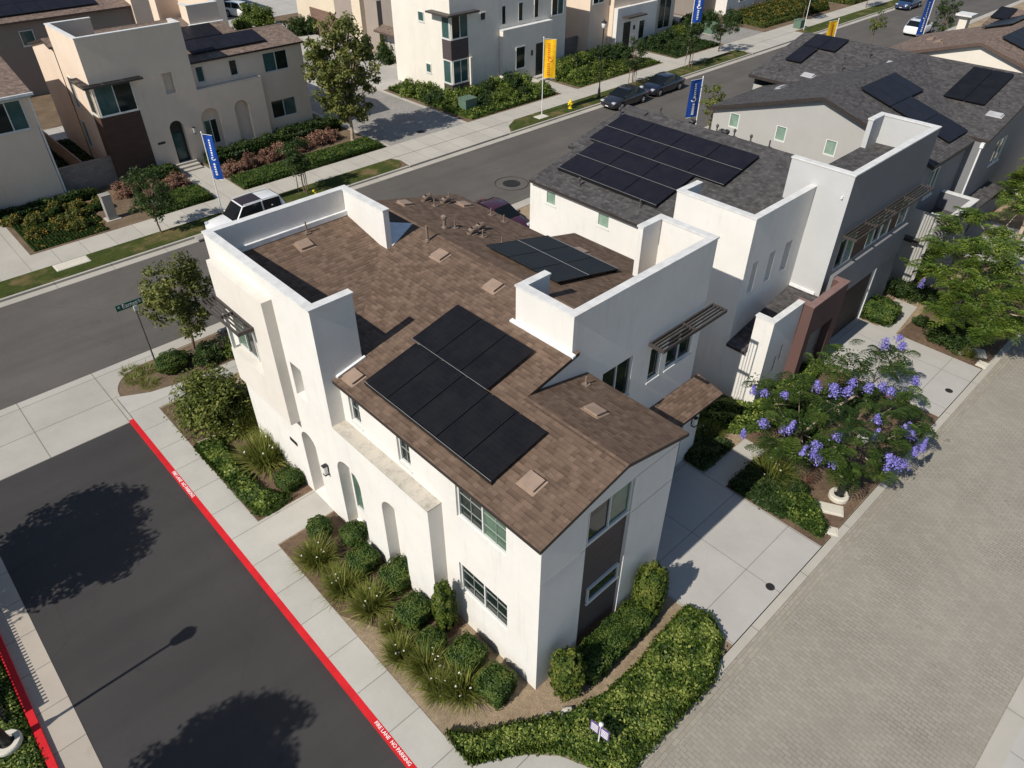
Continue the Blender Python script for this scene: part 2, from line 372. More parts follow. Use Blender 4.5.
def window(par, spec, u0, u1, z0, z1, d=.1, cols=2, grid=True, glass=('gl', 'glb'), fr='frame', w=.05, sill=True):
    P = pl(spec); f = MB(); u0, u1 = sorted((u0, u1))
    def bar(a0, a1, b0, b1, d0, d1):
        p, q = P(a0, b0, d0), P(a1, b1, d1); f.box(*p, *q)
    e = .012
    bar(u0+e*0, u0+w, z0, z1, d-.05, d+.05); bar(u1-w, u1, z0, z1, d-.05, d+.05)
    bar(u0+w, u1-w, z1-w, z1, d-.05, d+.05); bar(u0+w, u1-w, z0, z0+w, d-.05, d+.05)
    if sill: bar(u0-.05, u1+.05, z0-.06, z0-.004, -.035, d-.06)
    cw = (u1-u0)/cols
    for k in range(1, cols): bar(u0+k*cw-w*.5, u0+k*cw+w*.5, z0+w, z1-w, d-.045, d+.04)
    fo = f.build('window', fr, par)
    if grid:
        g = MB(); t = .008
        for k in range(cols):
            a, b = u0+k*cw+w*.6, u0+(k+1)*cw-w*.6; c = (a+b)/2
            def gb(a0, a1, b0, b1):
                p, q = P(a0, b0, d-.012), P(a1, b1, d+.006); g.box(*p, *q)
            if b-a > .45: gb(c-t, c+t, z0+w, z1-w)
            for h in ((z0*2+z1)/3, (z0+2*z1)/3) if z1-z0 > 1.25 else ((z0+z1)/2,): gb(a, b, h-t, h+t)
        g.build('glazing_bars', 'gbar', fo)
    for k in range(cols):
        a, b = u0+k*cw+w*.5, u0+(k+1)*cw-w*.5
        p = MB(); q, r = P(a, z0+w*.8, d+.008), P(b, z1-w*.8, d+.02); p.box(*q, *r)
        p.build('pane', glass[k % len(glass)], fo)
    return fo
def cap_run(mb, x0, y0, x1, y1, z, t=.24, e=.03, h=.06):
    mb.box(x0-e, y0-e, z-.004, x1+e, y1+e, z+h)

def roof_slab(mb, pts, fn, along, t=.13, m=0, side=1):
    """pts: plan polygon, fn: height, along: axis that runs level along the eave; UV in metres"""
    def uv(x, y):
        z = fn(x, y)
        if along == 'y': return (y, x*math.sqrt(1+.053))
        return (x, y*math.sqrt(1+.053))
    n = len(pts); i = len(mb.v)
    mb.v += [(x, y, fn(x, y)) for x, y in pts]+[(x, y, fn(x, y)-t) for x, y in pts]
    vs = [[Vector((x, y, 0)) for x, y in pts]]
    for tr in tessellate_polygon(vs):
        mb.f.append([i+k for k in tr]); mb.m.append(m); mb.uv[len(mb.f)-1] = [uv(*pts[k]) for k in tr]
    for tr in tessellate_polygon(vs):
        mb.f.append([i+n+k for k in reversed(tr)]); mb.m.append(side)
    for k in range(n):
        mb.f.append([i+k, i+n+k, i+n+(k+1) % n, i+(k+1) % n]); mb.m.append(side)

def panel(par, c, ex, ey, w, h, mat='solar', gap=.018):
    """one solar panel: corner c, unit vectors ex, ey, size w x h; lies parallel to the roof and stands off it"""
    ex, ey = Vector(ex), Vector(ey); nz = ex.cross(ey)
    if nz.z < 0: nz = -nz
    c = Vector(c)+ex*gap+ey*gap; w -= 2*gap; h -= 2*gap; b = MB()
    def q(a, bb, z): return c+ex*a+ey*bb+nz*z
    def slab(a0, a1, b0, b1, z0, z1, m):
        i = len(b.v)
        b.v += [tuple(q(a, bb, z)) for z in (z0, z1) for a, bb in ((a0, b0), (a1, b0), (a1, b1), (a0, b1))]
        for f in ((3, 2, 1, 0), (4, 5, 6, 7), (0, 1, 5, 4), (1, 2, 6, 5), (2, 3, 7, 6), (3, 0, 4, 7)):
            b.f.append([i+k for k in f]); b.m.append(m)
    e = .022
    slab(0, e, 0, h, .12, .17, 1); slab(w-e, w, 0, h, .12, .17, 1); slab(e, w-e, 0, e, .12, .17, 1); slab(e, w-e, h-e, h, .12, .17, 1)
    slab(e, w-e, e, h-e, .13, .165, 0)
    fi = len(b.f)-5
    b.uv[fi] = [(0, 0), (w, 0), (w, h), (0, h)]
    for fx in (.2, .8): slab(w*fx, w*fx+.04, h*.1, h*.9, .0, .118, 1)
    return b.build('solar_panel', [mat, 'sframe'], par)
def rail(par, c, ex, ey, L, w=.03, skirt=0):
    ex, ey = Vector(ex), Vector(ey); nz = ex.cross(ey)
    if nz.z < 0: nz = -nz
    b = MB(); p = Vector(c)+nz*.173; b.tube(p, p+ex*L, .011, .011, 6)
    if skirt:
        k = MB(); e2 = ey.normalized(); q = Vector(c)-e2*.02; k.v = [tuple(q+ex*a+e2*d+nz*z) for z in (.0, .163) for a, d in ((0, 0), (L, 0), (L, .03), (0, .03))]
        k.f = [[3, 2, 1, 0], [4, 5, 6, 7], [0, 1, 5, 4], [1, 2, 6, 5], [2, 3, 7, 6], [3, 0, 4, 7]]; k.m = [0]*6; k.build('panel_skirt', 'sframe', par)
    return b.build('panel_rail', 'rail', par)

def flat_vent(par, x, y, fn, along, mat='vent', w=.42, l=.5):
    """low slant-back attic vent lying on the roof"""
    b = MB(); z = fn(x, y); sl = fn(x+.01, y)-z, fn(x, y+.01)-z; gx, gy = sl[0]/.01, sl[1]/.01
    def T(u, v, h): return (x+u, y+v, z+gx*u+gy*v+h)
    def slab(u0, u1, v0, v1, h0, h1):
        i = len(b.v); b.v += [T(u, v, h) for h in (h0, h1) for u, v in ((u0, v0), (u1, v0), (u1, v1), (u0, v1))]
        for f in ((3, 2, 1, 0), (4, 5, 6, 7), (0, 1, 5, 4), (1, 2, 6, 5), (2, 3, 7, 6), (3, 0, 4, 7)): b.f.append([i+k for k in f]); b.m.append(0)
    hx, hy = (w/2, l/2) if along == 'y' else (l/2, w/2)
    slab(-hx-.06, hx+.06, -hy-.06, hy+.06, 0, .012); slab(-hx*.92, hx*.92, -hy*.92, hy*.92, .012, .075); slab(-hx, hx, -hy, hy, .075, .1)
    return b.build('roof_vent', mat, par)
def vent_pipe(par, x, y, fn, h=.35, r=.035, mat='pipe', hood=False):
    b = MB(); z = fn(x, y); b.box(x-.11, y-.11, z-.02, x+.11, y+.11, z+.025); b.lathe((x, y, z), [(r*1.9, .0), (r*1.5, .08), (r, .1), (r, h), (r*.5, h+.002)], 10)
    if hood: b.lathe((x, y, z), [(r*1.1, h-.06), (r*2, h-.02), (r*2, h+.06), (r*.4, h+.12)], 10)
    return b.build('vent_pipe', mat, par, smooth=False)
def gooseneck(par, x, y, fn, mat='pipe'):
    b = MB(); z = fn(x, y); b.box(x-.16, y-.16, z-.03, x+.16, y+.16, z+.025)
    b.path([(x-.12, y, z), (x-.1, y, z+.1), (x, y, z+.16), (x+.14, y, z+.15), (x+.24, y, z+.1)], [.1, .11, .12, .12, .12], 12)
    return b.build('roof_vent', mat, par)
def lantern(par, spec, u, z):
    P = pl(spec); b = MB()
    def bx(u0, u1, z0, z1, d0, d1, m=0): b.box(*P(u0, z0, d0), *P(u1, z1, d1), m)
    bx(u-.06, u+.06, z-.12, z+.12, -.02, 0); bx(u-.08, u+.08, z+.2, z+.24, -.2, -.02); bx(u-.06, u+.06, z-.15, z+.2, -.17, -.05, 1); bx(u-.08, u+.08, z-.19, z-.15, -.19, -.03)
    return b.build('wall_lantern', ['black', 'lampglass'], par)
def awning(par, spec, u0, u1, z, dep, posts=2, mat='bronze', slats=3, h=.13):
    """flat metal sunshade: outer frame with long slats"""
    P = pl(spec); b = MB()
    def bx(a0, a1, d0, d1, z0, z1): b.box(*P(a0, z0, d0), *P(a1, z1, d1))
    bx(u0, u1, -dep, -dep+.05, z-h, z); bx(u0, u1, -.06, -.01, z-h, z)
    bx(u0, u0+.05, -dep+.05, -.06, z-h, z); bx(u1-.05, u1, -dep+.05, -.06, z-h, z)
    for k in range(1, posts+1):
        c = u0+(u1-u0)*k/(posts+1); bx(c-.03, c+.03, -dep+.05, -.06, z-h, z-.005)
    for k in range(slats):
        d = .06+(dep-.11)*(k+1)/(slats+1); bx(u0+.05, u1-.05, -d-.015, -d+.015, z-.09, z-.015)
    return b.build('awning', mat, par)

# ------------------------------------------------------------------ foliage
def unit(a): return a/np.maximum(np.linalg.norm(a, axis=1, keepdims=True), 1e-9)
def quad_mesh(name, V, Q, val, mi, mats):
    me = bpy.data.meshes.new(name); n = len(Q)
    me.vertices.add(len(V)); me.vertices.foreach_set('co', np.asarray(V, np.float32).ravel())
    me.loops.add(n*4); me.loops.foreach_set('vertex_index', np.asarray(Q, np.int32).ravel())
    me.polygons.add(n); me.polygons.foreach_set('loop_start', np.arange(0, n*4, 4, dtype=np.int32))
    me.polygons.foreach_set('material_index', np.asarray(mi, np.int32))
    a = me.attributes.new('v', 'FLOAT', 'FACE'); a.data.foreach_set('value', np.asarray(val, np.float32))
    for m in mats: me.materials.append(M[m])
    me.update(calc_edges=True); return me
class Leaf:
    """gathers leaf quads (and a dark inner mass, crown shade put into its colour) for one plant"""
    def __init__(s, seed): s.r = np.random.default_rng(seed); s.V = []; s.Q = []; s.val = []; s.mi = []; s.n = 0
    def _add(s, V, Q, val, mi):
        s.V.append(V); s.Q.append(Q+s.n); s.val.append(val); s.mi.append(np.full(len(Q), mi)); s.n += len(V)
    def leaves(s, P, N, size, aspect=.5, jit=.7, v=None, mi=0, var=.3, droop=0):
        n = len(P); r = s.r
        N = unit(N+jit*r.normal(size=(n, 3))*.6)
        t = unit(np.cross(N, r.normal(size=(n, 3)))); t[:, 2] -= droop; t = unit(t); b = unit(np.cross(N, t))
        L = (size*r.uniform(.65, 1.35, n))[:, None]*.5; W = L*aspect
        V = np.stack([P-t*L, P+b*W-t*L*.1+N*L*.12, P+t*L, P-b*W-t*L*.1+N*L*.12], 1).reshape(-1, 3)
        if v is None: v = np.full(n, .5)
        s._add(V, np.arange(n*4).reshape(n, 4), np.clip(v+r.normal(0, var, n)*.6, 0, 1), mi)
    def core(s, c, rad, k=5, mi=1, noise=.12, power=2.0):
        V = []; Q = []
        g = np.linspace(-1, 1, k+1)
        for ax in range(3):
            for sg in (-1, 1):
                base = len(V)
                for a in g:
                    for b in g:
                        p = [0, 0, 0]; p[ax] = sg; p[(ax+1) % 3] = a; p[(ax+2) % 3] = b*sg; V.append(p)
                for i in range(k):
                    for j in range(k):
                        q = base+i*(k+1)+j; Q.append([q, q+k+1, q+k+2, q+1])
        V = np.array(V, float); V = V/(np.sum(np.abs(V)**power, 1, keepdims=True)**(1/power))
        h = np.sin(V @ np.array([3.1, 4.7, 5.3])+s.r.uniform(0, 6))*np.cos(V @ np.array([5.9, -2.3, 3.7]))
        V = V*(1+noise*h[:, None])*np.array(rad)+np.array(c)
        s._add(V, np.array(Q), np.full(len(Q), .3), mi)
    def blades(s, base, az, lean, length, width, mi=0, v=.5, seg=4, curl=1.0):
        n = len(base); r = s.r; V = []; p = np.array(base, float); d = np.stack([np.cos(az), np.sin(az)], 1)
        side = np.stack([-np.sin(az), np.cos(az), np.zeros(n)], 1); ang = np.array(lean, float)
        rows = []
        for k in range(seg+1):
            w = (width*(1-(k/seg)**1.5*.92))[:, None]
            rows.append(p-side*w); rows.append(p+side*w)
            st = (length/seg)[:, None]
            p = p+np.concatenate([d*np.sin(ang)[:, None], np.cos(ang)[:, None]], 1)*st; ang = np.minimum(ang+curl*lean/seg*1.3, 2.4)
        V = np.stack(rows, 1); m = 2*(seg+1); Q = []
        q = np.arange(n)[:, None]*m
        for k in range(seg): Q.append(q+np.array([2*k, 2*k+1, 2*k+3, 2*k+2]))
        Q = np.stack(Q, 1).reshape(-1, 4)
        s._add(V.reshape(-1, 3), Q, np.repeat(np.clip(v+r.normal(0, .22, n), 0, 1), seg), mi)
    def mesh(s, name, mats): return quad_mesh(name, np.concatenate(s.V), np.concatenate(s.Q), np.concatenate(s.val), np.concatenate(s.mi), mats)
def link(name, me, parent=None, loc=None):
    o = bpy.data.objects.new(name, me); COL.objects.link(o)
    if parent: o.parent = parent
    if loc: o.location = loc
    return o
def sphere_pts(r, n): return unit(r.normal(size=(n, 3)))

def round_shrub(seed, rx, ry, h, n, leaf, mat, power=2.0, core='core', skirt=.12, rough=.06, aspect=.5, jit=.8):
    """dense clipped or rounded shrub standing on z = 0"""
    L = Leaf(seed); r = L.r
    d = r.normal(size=(n, 3)); d = d/(np.sum(np.abs(d)**power, 1, keepdims=True)**(1/power))
    lump = 1+rough*2*np.sin(d @ np.array([5, 3, 4.])+seed)*np.cos(d @ np.array([-3, 6, 5.]))
    rad = np.array([rx, ry, h*.5])
    P = d*rad*(lump*(1-np.abs(r.normal(0, rough, n))))[:, None]+np.array([0, 0, h*.5])
    P[:, 2] = np.maximum(P[:, 2], .03)
    cl = .5+.35*np.sin(P @ np.array([4.1, 5.2, 3.3])+seed*2)*np.cos(P @ np.array([3.3, -4.7, 6.1]))
    L.leaves(P, unit(d/rad+np.array([0, 0, .35])), leaf, aspect, jit, cl)
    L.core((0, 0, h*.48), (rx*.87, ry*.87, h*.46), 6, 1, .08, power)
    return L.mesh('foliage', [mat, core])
def loose_shrub(seed, r0, h, nclump, per, leaf, mat, core='core', aspect=.45, flat=1.0):
    L = Leaf(seed); r = L.r
    for k in range(nclump):
        d = sphere_pts(r, 1)[0]; d[2] = abs(d[2]); q = r.uniform(.35, 1)**.6
        c = np.array([d[0]*r0*q, d[1]*r0*q, max(.12, d[2]*h*q*.85+.1)]); cr = r.uniform(.16, .32)*min(r0, h)*1.2
        s = sphere_pts(r, per)
        L.leaves(c+s*cr*r.uniform(.5, 1.1, per)[:, None]*np.array([1, 1, flat]), s+np.array([0, 0, .5]), leaf, aspect, 1, np.full(per, r.uniform(.2, .8)), 0, .25)
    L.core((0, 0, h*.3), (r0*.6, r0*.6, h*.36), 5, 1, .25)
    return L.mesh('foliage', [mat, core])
def tuft(seed, n, length, mat='l_grass', spread=.12, flowers=0, wid=.012, lean=(.15, 1.1)):
    L = Leaf(seed); r = L.r
    a = r.uniform(0, 6.283, n); q = spread*np.sqrt(r.uniform(0, 1, n))
    base = np.stack([q*np.cos(a+.4), q*np.sin(a+.4), np.zeros(n)], 1)
    L.blades(base, a+r.normal(0, .5, n), r.uniform(*lean, n), length*r.uniform(.6, 1.15, n), wid*r.uniform(.7, 1.3, n), 0, .45)
    if flowers:
        a = r.uniform(0, 6.283, flowers); rr = length*r.uniform(.2, .65, flowers)
        P = np.stack([rr*np.cos(a), rr*np.sin(a), length*r.uniform(.5, .8, flowers)], 1)
        for k in range(3): L.leaves(P+r.normal(0, .008, P.shape), np.tile([0, 0, 1.], (flowers, 1)), .06, .8, .4, None, 1)
    return L.mesh('foliage', [mat, 'l_white'])
def inside(P, poly):
    x, y = P[:, 0], P[:, 1]; ins = np.zeros(len(P), bool); n = len(poly); j = n-1
    for i in range(n):
        xi, yi = poly[i]; xj, yj = poly[j]
        c = ((yi > y) != (yj > y)) & (x < (xj-xi)*(y-yi)/(yj-yi+1e-12)+xi); ins ^= c; j = i
    return ins
def edge_dist(P, poly):
    d = np.full(len(P), 1e9); n = len(poly)
    for i in range(n):
        a = np.array(poly[i]); b = np.array(poly[(i+1) % n]); ab = b-a
        t = np.clip(((P-a) @ ab)/(ab @ ab), 0, 1); d = np.minimum(d, np.linalg.norm(P-(a+t[:, None]*ab), axis=1))
    return d
def cover(name, poly, h, dens, leaf, mat, seed, z=0, edge=.3, bump=.15, aspect=.55, core='core', jit=.75, parent=None, v0=.45):
    """a bed of low leafy plants filling a plan polygon"""
    L = Leaf(seed); r = L.r; pa = np.array(poly); lo, hi = pa.min(0), pa.max(0)
    area = (hi-lo).prod(); n = int(area*dens)
    P = r.uniform(lo, hi, (n, 2)); P = P[inside(P, poly)]
    e = np.clip(edge_dist(P, poly)/edge, 0, 1)
    def H(P, e):
        b = 1+bump*(np.sin(P[:, 0]*3.1+seed)*np.cos(P[:, 1]*2.7)+.6*np.sin(P[:, 0]*7.3+P[:, 1]*5.1))
        return h*np.sqrt(1-(1-e)**2*.9)*b
    hh = H(P, e)
    zz = hh*(1-np.abs(r.normal(0, .1, len(P))))
    cl = v0+.3*np.sin(P[:, 0]*4.3+seed)*np.cos(P[:, 1]*5.1)
    L.leaves(np.column_stack([P, z+zz]), np.tile([0, 0, 1.], (len(P), 1)), leaf, aspect, jit, cl, 0, .5)
    # ragged outer skirt
    per = []; m = len(poly)
    for i in range(m):
        a, b = pa[i], pa[(i+1) % m]; k = int(np.linalg.norm(b-a)*dens*h*.8)+1
        t = r.uniform(0, 1, (k, 1)); per.append(a+(b-a)*t+r.normal(0, .05, (k, 2)))
    S = np.concatenate(per); L.leaves(np.column_stack([S, z+r.uniform(.02, h*.75, len(S))]), np.column_stack([S-pa.mean(0), np.full(len(S), .4)]), leaf, aspect, jit, np.full(len(S), v0-.1))
    # inner mass, its dark colour stands in for shade under the leaves
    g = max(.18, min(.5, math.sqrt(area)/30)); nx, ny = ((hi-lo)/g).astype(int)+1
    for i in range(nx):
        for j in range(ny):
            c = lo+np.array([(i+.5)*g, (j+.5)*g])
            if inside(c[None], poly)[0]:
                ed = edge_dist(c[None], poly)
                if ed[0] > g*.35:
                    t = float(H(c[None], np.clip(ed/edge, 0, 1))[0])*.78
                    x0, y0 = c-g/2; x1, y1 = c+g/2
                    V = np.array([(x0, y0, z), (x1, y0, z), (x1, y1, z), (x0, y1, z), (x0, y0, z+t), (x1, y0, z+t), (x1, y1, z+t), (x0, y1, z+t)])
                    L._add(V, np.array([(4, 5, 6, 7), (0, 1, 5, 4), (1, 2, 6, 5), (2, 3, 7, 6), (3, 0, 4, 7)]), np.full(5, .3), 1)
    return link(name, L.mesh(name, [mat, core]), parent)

def tree(name, loc, label, h, cr, ch, tr, mat, seed, nclump=60, per=90, leaf=.11, cat='tree', group=None, bark='bark', clump=(.3, .6), shape='oval', trunks=1, stakes=0, rz=0, lean=(0, 0), flowers=0, aspect=.5, limbs=26, cz=None):
    root = empty(name, loc, rz, label, cat, group); r = np.random.default_rng(seed)
    cz = h-ch/2 if cz is None else cz
    L = Leaf(seed+1); cs = []
    for k in range(nclump):
        d = sphere_pts(r, 1)[0]; q = r.uniform(.15, 1)**.5
        if shape == 'cone':
            t = r.uniform(0, 1)**.8; rad = cr*(1-t)**.75*(.5+.5*min(1, t*8+.35)); a = r.uniform(0, 6.283); q2 = math.sqrt(r.uniform(.1, 1))
            c = np.array([rad*q2*math.cos(a), rad*q2*math.sin(a), h-ch+ch*t])
        elif shape == 'flat':
            c = np.array([d[0]*cr*q, d[1]*cr*q, cz+d[2]*ch*.5*q+(-.12)*(d[0]**2+d[1]**2)*q*q*ch])
        else: c = np.array([d[0]*cr*q, d[1]*cr*q, cz+d[2]*ch*.5*q])
        c[:2] += np.array(lean)*c[2]/h; cs.append(c)
        R_ = r.uniform(*clump); s = sphere_pts(r, per); n = s+np.array([0, 0, .6])
        tone = r.uniform(.15, .75)
        L.leaves(c+s*np.array([1, 1, .75])*(R_*r.uniform(.25, 1.05, per)**.7)[:, None], n, leaf, aspect, .9, np.full(per, tone), 0, .22, .3)
    link('crown', L.mesh('crown', [mat, 'core']), root)
    t = MB(); top = np.array([lean[0]*cz/h, lean[1]*cz/h, cz]); fork = h-ch*.92
    for q in range(trunks):
        a = 6.28*q/trunks; off = .0 if trunks == 1 else .12
        b0 = np.array([off*math.cos(a), off*math.sin(a), 0]); b1 = np.array([lean[0]*fork/h+off*2.5*math.cos(a), lean[1]*fork/h+off*2.5*math.sin(a), fork])
        mid = (b0+b1)/2+np.append(r.normal(0, .03*h/4, 2), 0)
        t.path([b0-np.array([0, 0, .1]), b0*1.0+np.array([0, 0, .12]), mid, b1, b1*.4+top*.6, top+np.array([0, 0, ch*.25])], [tr*1.5, tr*1.05, tr*.9, tr*.8, tr*.5, tr*.15], 8)
        for c in cs[q::trunks][:limbs]:
            f = r.uniform(.0, .65); s0 = b1*(1-f)+top*f
            if c[2] < s0[2]-.2: s0 = b1
            m = (s0+c)/2+np.array([0, 0, .08*h/4]); t.path([s0, m, c], [tr*.42, tr*.27, tr*.08], 5)
    t.build('trunk', bark, root, smooth=True)
    for k in range(stakes):
        a = 2.1*k+.4; b = MB(); b.tube((.38*math.cos(a), .38*math.sin(a), -.1), (.36*math.cos(a), .36*math.sin(a), 1.7), .032, .03, 7); b.box(-.01, -.01, 1.3, .36*math.cos(a), .36*math.sin(a), 1.33); b.build('stake', 'stake', root)
    return root

# ------------------------------------------------------------------ vehicles
def make_car(name, loc, rz, label, paint, L=4.7, W=1.82, H=1.45, kind='sedan', roofmat=None, cat='car', group=None, plate=True):
    root = empty(name, loc, rz, label, cat, group); hw = W/2
    if kind == 'sedan':
        st = [(-.5, .72, .34, .62), (-.485, .86, .26, .86), (-.40, .97, .2, .98), (-.22, 1, .18, .98), (0, 1, .18, .95), (.18, 1, .18, .93), (.3, .99, .19, .88), (.42, .95, .2, .78), (.478, .84, .22, .68), (.5, .66, .3, .55)]
        cab = (-.39, -.2, .07, .26)
        belt = .95
    else:
        st = [(-.5, .84, .36, .9), (-.49, .94, .28, 1.06), (-.42, .99, .22, 1.1), (-.2, 1, .2, 1.08), (0, 1, .2, 1.06), (.18, 1, .2, 1.05), (.28, 1, .2, 1.04), (.42, .97, .22, .98), (.485, .88, .25, .88), (.5, .72, .34, .7)]
        cab = (-.485, -.4, .1, .24); belt = 1.06
    b = MB(); rings = []
    for x, w, z0, z1 in st:
        ww = hw*w
        rings.append([(x*L, s*y, z) for s, y, z in ((-1, ww*.55, z0), (-1, ww*.93, z0+.03), (-1, ww, z0+(z1-z0)*.35), (-1, ww*.985, z0+(z1-z0)*.78), (-1, ww*.9, z1-.015), (-1, ww*.45, z1+.02), (1, ww*.45, z1+.02), (1, ww*.9, z1-.015), (1, ww*.985, z0+(z1-z0)*.78), (1, ww, z0+(z1-z0)*.35), (1, ww*.93, z0+.03), (1, ww*.55, z0))])
    n = 12
    for rg in rings: b.v += rg
    for i in range(len(rings)-1):
        for k in range(n): b.f.append([i*n+k, i*n+(k+1) % n, (i+1)*n+(k+1) % n, (i+1)*n+k]); b.m.append(0)
    b.f.append(list(range(n))); b.m.append(0); b.f.append([(len(rings)-1)*n+k for k in reversed(range(n))]); b.m.append(0)
    # cabin
    x0, x1, x2, x3 = (c*L for c in cab); zr = H; tw, bw = hw*.74, hw*.9
    xm = (x1+x2)/2
    prof = [(x0, belt-.03, bw*.96), (x1, zr-.05, tw*.95), (xm, zr, tw), (x2, zr-.05, tw*.97), (x3, belt-.05, bw)]
    def cabv(i, t): # bottom ring under the roof points
        return prof[i]
    i0 = len(b.v)
    bot = [(x0, belt-.03, bw*.96), (x1, belt-.02, bw), (xm, belt-.02, bw), (x2, belt-.02, bw), (x3, belt-.05, bw)]
    for (x, z, w) in prof: b.v += [(x, -w, z), (x, w, z)]
    for (x, z, w) in bot[1:4]: b.v += [(x, -w, z), (x, w, z)]
    T = lambda i, s: i0+2*i+s
    B = lambda i, s: i0+10+2*(i-1)+s
    for i in range(4): b.f.append([T(i, 0), T(i, 1), T(i+1, 1), T(i+1, 0)]); b.m.append(0)
    for s in (0, 1):
        for f in ([T(0, s), B(1, s), T(1, s)], [B(1, s), B(2, s), T(2, s), T(1, s)], [B(2, s), B(3, s), T(3, s), T(2, s)], [B(3, s), T(4, s), T(3, s)]): b.f.append(f); b.m.append(0)
    bo = b.build('body', paint, root, smooth=False); bv = bo.modifiers.new('bevel', 'BEVEL'); bv.width = .045; bv.segments = 3; bv.limit_method = 'ANGLE'; bv.angle_limit = R(22)
    bo.data.polygons.foreach_set('use_smooth', [True]*len(bo.data.polygons))
    P = lambda i: Vector(prof[i][:1]+(0,)+prof[i][1:2])
    def pane(nm, pts, off, mat='carglass'):
        c = sum((Vector(p) for p in pts), Vector())/len(pts); q = [c+(Vector(p)-c)*.93+Vector(off) for p in pts]
        m = MB(); m.poly(q, 0); m.poly([p-Vector(off)*1.6 for p in reversed(q)], 0); k = len(q)
        for j in range(k): m.f.append([j, (j+1) % k, k+(k-1-(j+1) % k), k+(k-1-j)]); m.m.append(0)
        return m.build(nm, mat, root)
    def pt(i, s, tp): x, z, w = (prof if tp else bot)[i]; return (x, s*w, z)
    pane('windscreen', [pt(3, -1, 1), pt(3, 1, 1), pt(4, 1, 1), pt(4, -1, 1)], (.02, 0, .02))
    pane('rear_window', [pt(1, -1, 1), pt(1, 1, 1), pt(0, 1, 1), pt(0, -1, 1)], (-.02, 0, .02))
    for s in (-1, 1):
        o = (0, s*.018, .01)
        pane('side_window', [pt(2, s, 1), pt(3, s, 1), pt(4, s, 0), pt(2, s, 0)], o); pane('side_window', [pt(1, s, 1), pt(2, s, 1), pt(2, s, 0), pt(1, s, 0)], o)
        if kind == 'sedan': pane('side_window', [pt(1, s, 1), pt(1, s, 0), pt(0, s, 0)], o)
        m = MB(); m.box(x3-.32, s*bw, belt-.02, x3-.2, s*(bw+.2), belt+.12); m.build('wing_mirror', paint, root, bevel=.03)
        lo = MB(); lo.box(L*.44, s*hw*.5, st[-3][3]-.16, L*.487, s*hw*.86, st[-3][3]-.04); lo.build('headlight', 'light', root, bevel=.02)
        lo = MB(); lo.box(-L*.497, s*hw*.55, .7, -L*.46, s*hw*.88, .84); lo.build('tail_light', 'tail', root, bevel=.02)
        lo = MB(); lo.box(-L*.12, s*(hw-.0), belt-.2, -L*.08, s*(hw+.025), belt-.17); lo.build('door_handle', paint, root)
        for fx in (-.3, .31):
            r = .33 if kind == 'sedan' else .38; y = s*(hw-.1)
            w = MB(); w.tube((fx*L, y-s*.12, r), (fx*L, y+s*.115, r), r, r, 22); wo = w.build('wheel', 'tyre', root)
            rm = MB(); rm.tube((fx*L, y+s*.116, r), (fx*L, y+s*.125, r), r*.66, r*.6, 16)
            for q in range(5):
                a = q*1.257; rm.tube((fx*L, y+s*.13, r), (fx*L+r*.6*math.cos(a), y+s*.13, r+r*.6*math.sin(a)), .035, .025, 5)
            rm.build('rim', 'rim', wo)
            wl = MB(); wl.tube((fx*L, s*(hw-.3), r+.02), (fx*L, s*(hw+.004), r+.02), r+.07, r+.07, 22); wl.build('wheel_arch', 'black', root)
    g = MB(); g.box(L*.485, -hw*.4, .42, L*.5+.012, hw*.4, .58); g.build('grille', 'black', root)
    if plate: g = MB(); g.box(L*.5, -.17, .34, L*.5+.02, .17, .41); g.build('number_plate', 'whitemetal', root)
    if roofmat:
        g = MB(); g.poly([(xm-.1, -tw*.8, zr+.015), (xm, -tw*.84, zr+.025), (x2-.05, -tw*.84, zr-.02), (x2-.05, tw*.84, zr-.02), (xm, tw*.84, zr+.025), (xm-.1, tw*.8, zr+.015)])
        m = g; k = 6; q = [Vector(p)-Vector((0, 0, .05)) for p in m.v]; m.poly(q)
        for j in range(k): m.f.append([j, (j+1) % k, k+(j+1) % k, k+j]); m.m.append(0)
        g.build('sunroof', roofmat, root)
        for s in (-1, 1):
            g = MB(); g.tube((x1+.15, s*tw*.92, zr+.03), (x2-.1, s*tw*.94, zr+.03), .022, .022, 6); g.build('roof_rail', paint, root)
    return root

# ------------------------------------------------------------------ camera, sun, sky
cam = bpy.data.cameras.new('camera'); co = bpy.data.objects.new('camera', cam); COL.objects.link(co)
rx, up, bk = (0.72625204, -0.68742544, 0.0020607), (0.4261032, 0.45251832, 0.7833666), (-0.53943863, -0.56804352, 0.62155653)
co.matrix_world = Matrix(((rx[0], up[0], bk[0], -8.0298), (rx[1], up[1], bk[1], -7.42654), (rx[2], up[2], bk[2], 20), (0, 0, 0, 1)))
cam.sensor_width = 36; cam.lens = 25.403; cam.clip_end = 900; cam.clip_start = .1
SC.camera = co
ELEV, AZ = 42.5, R(181.2)          # the sun stands over the -x side
sd = Vector((-math.cos(R(ELEV))*math.cos(R(1.0)), -math.cos(R(ELEV))*math.sin(R(.7)), math.sin(R(ELEV))))
su = bpy.data.lights.new('sun', 'SUN'); su.energy = 4.8; su.angle = R(.53); su.color = (1, .945, .86)
so = bpy.data.objects.new('sun', su); COL.objects.link(so); so.rotation_euler = sd.to_track_quat('Z', 'Y').to_euler(); so.location = (-20, 0, 40)
W = bpy.data.worlds.new('World'); SC.world = W; W.use_nodes = True; nt = W.node_tree; nt.nodes.clear()
sky = nt.nodes.new('ShaderNodeTexSky'); sky.sky_type = 'NISHITA'; sky.sun_disc = False; sky.sun_elevation = R(ELEV)
sky.sun_rotation = math.atan2(sd.x, sd.y); sky.dust_density = .4; sky.ozone_density = 2.2
bg = nt.nodes.new('ShaderNodeBackground'); bg.inputs[1].default_value = .092
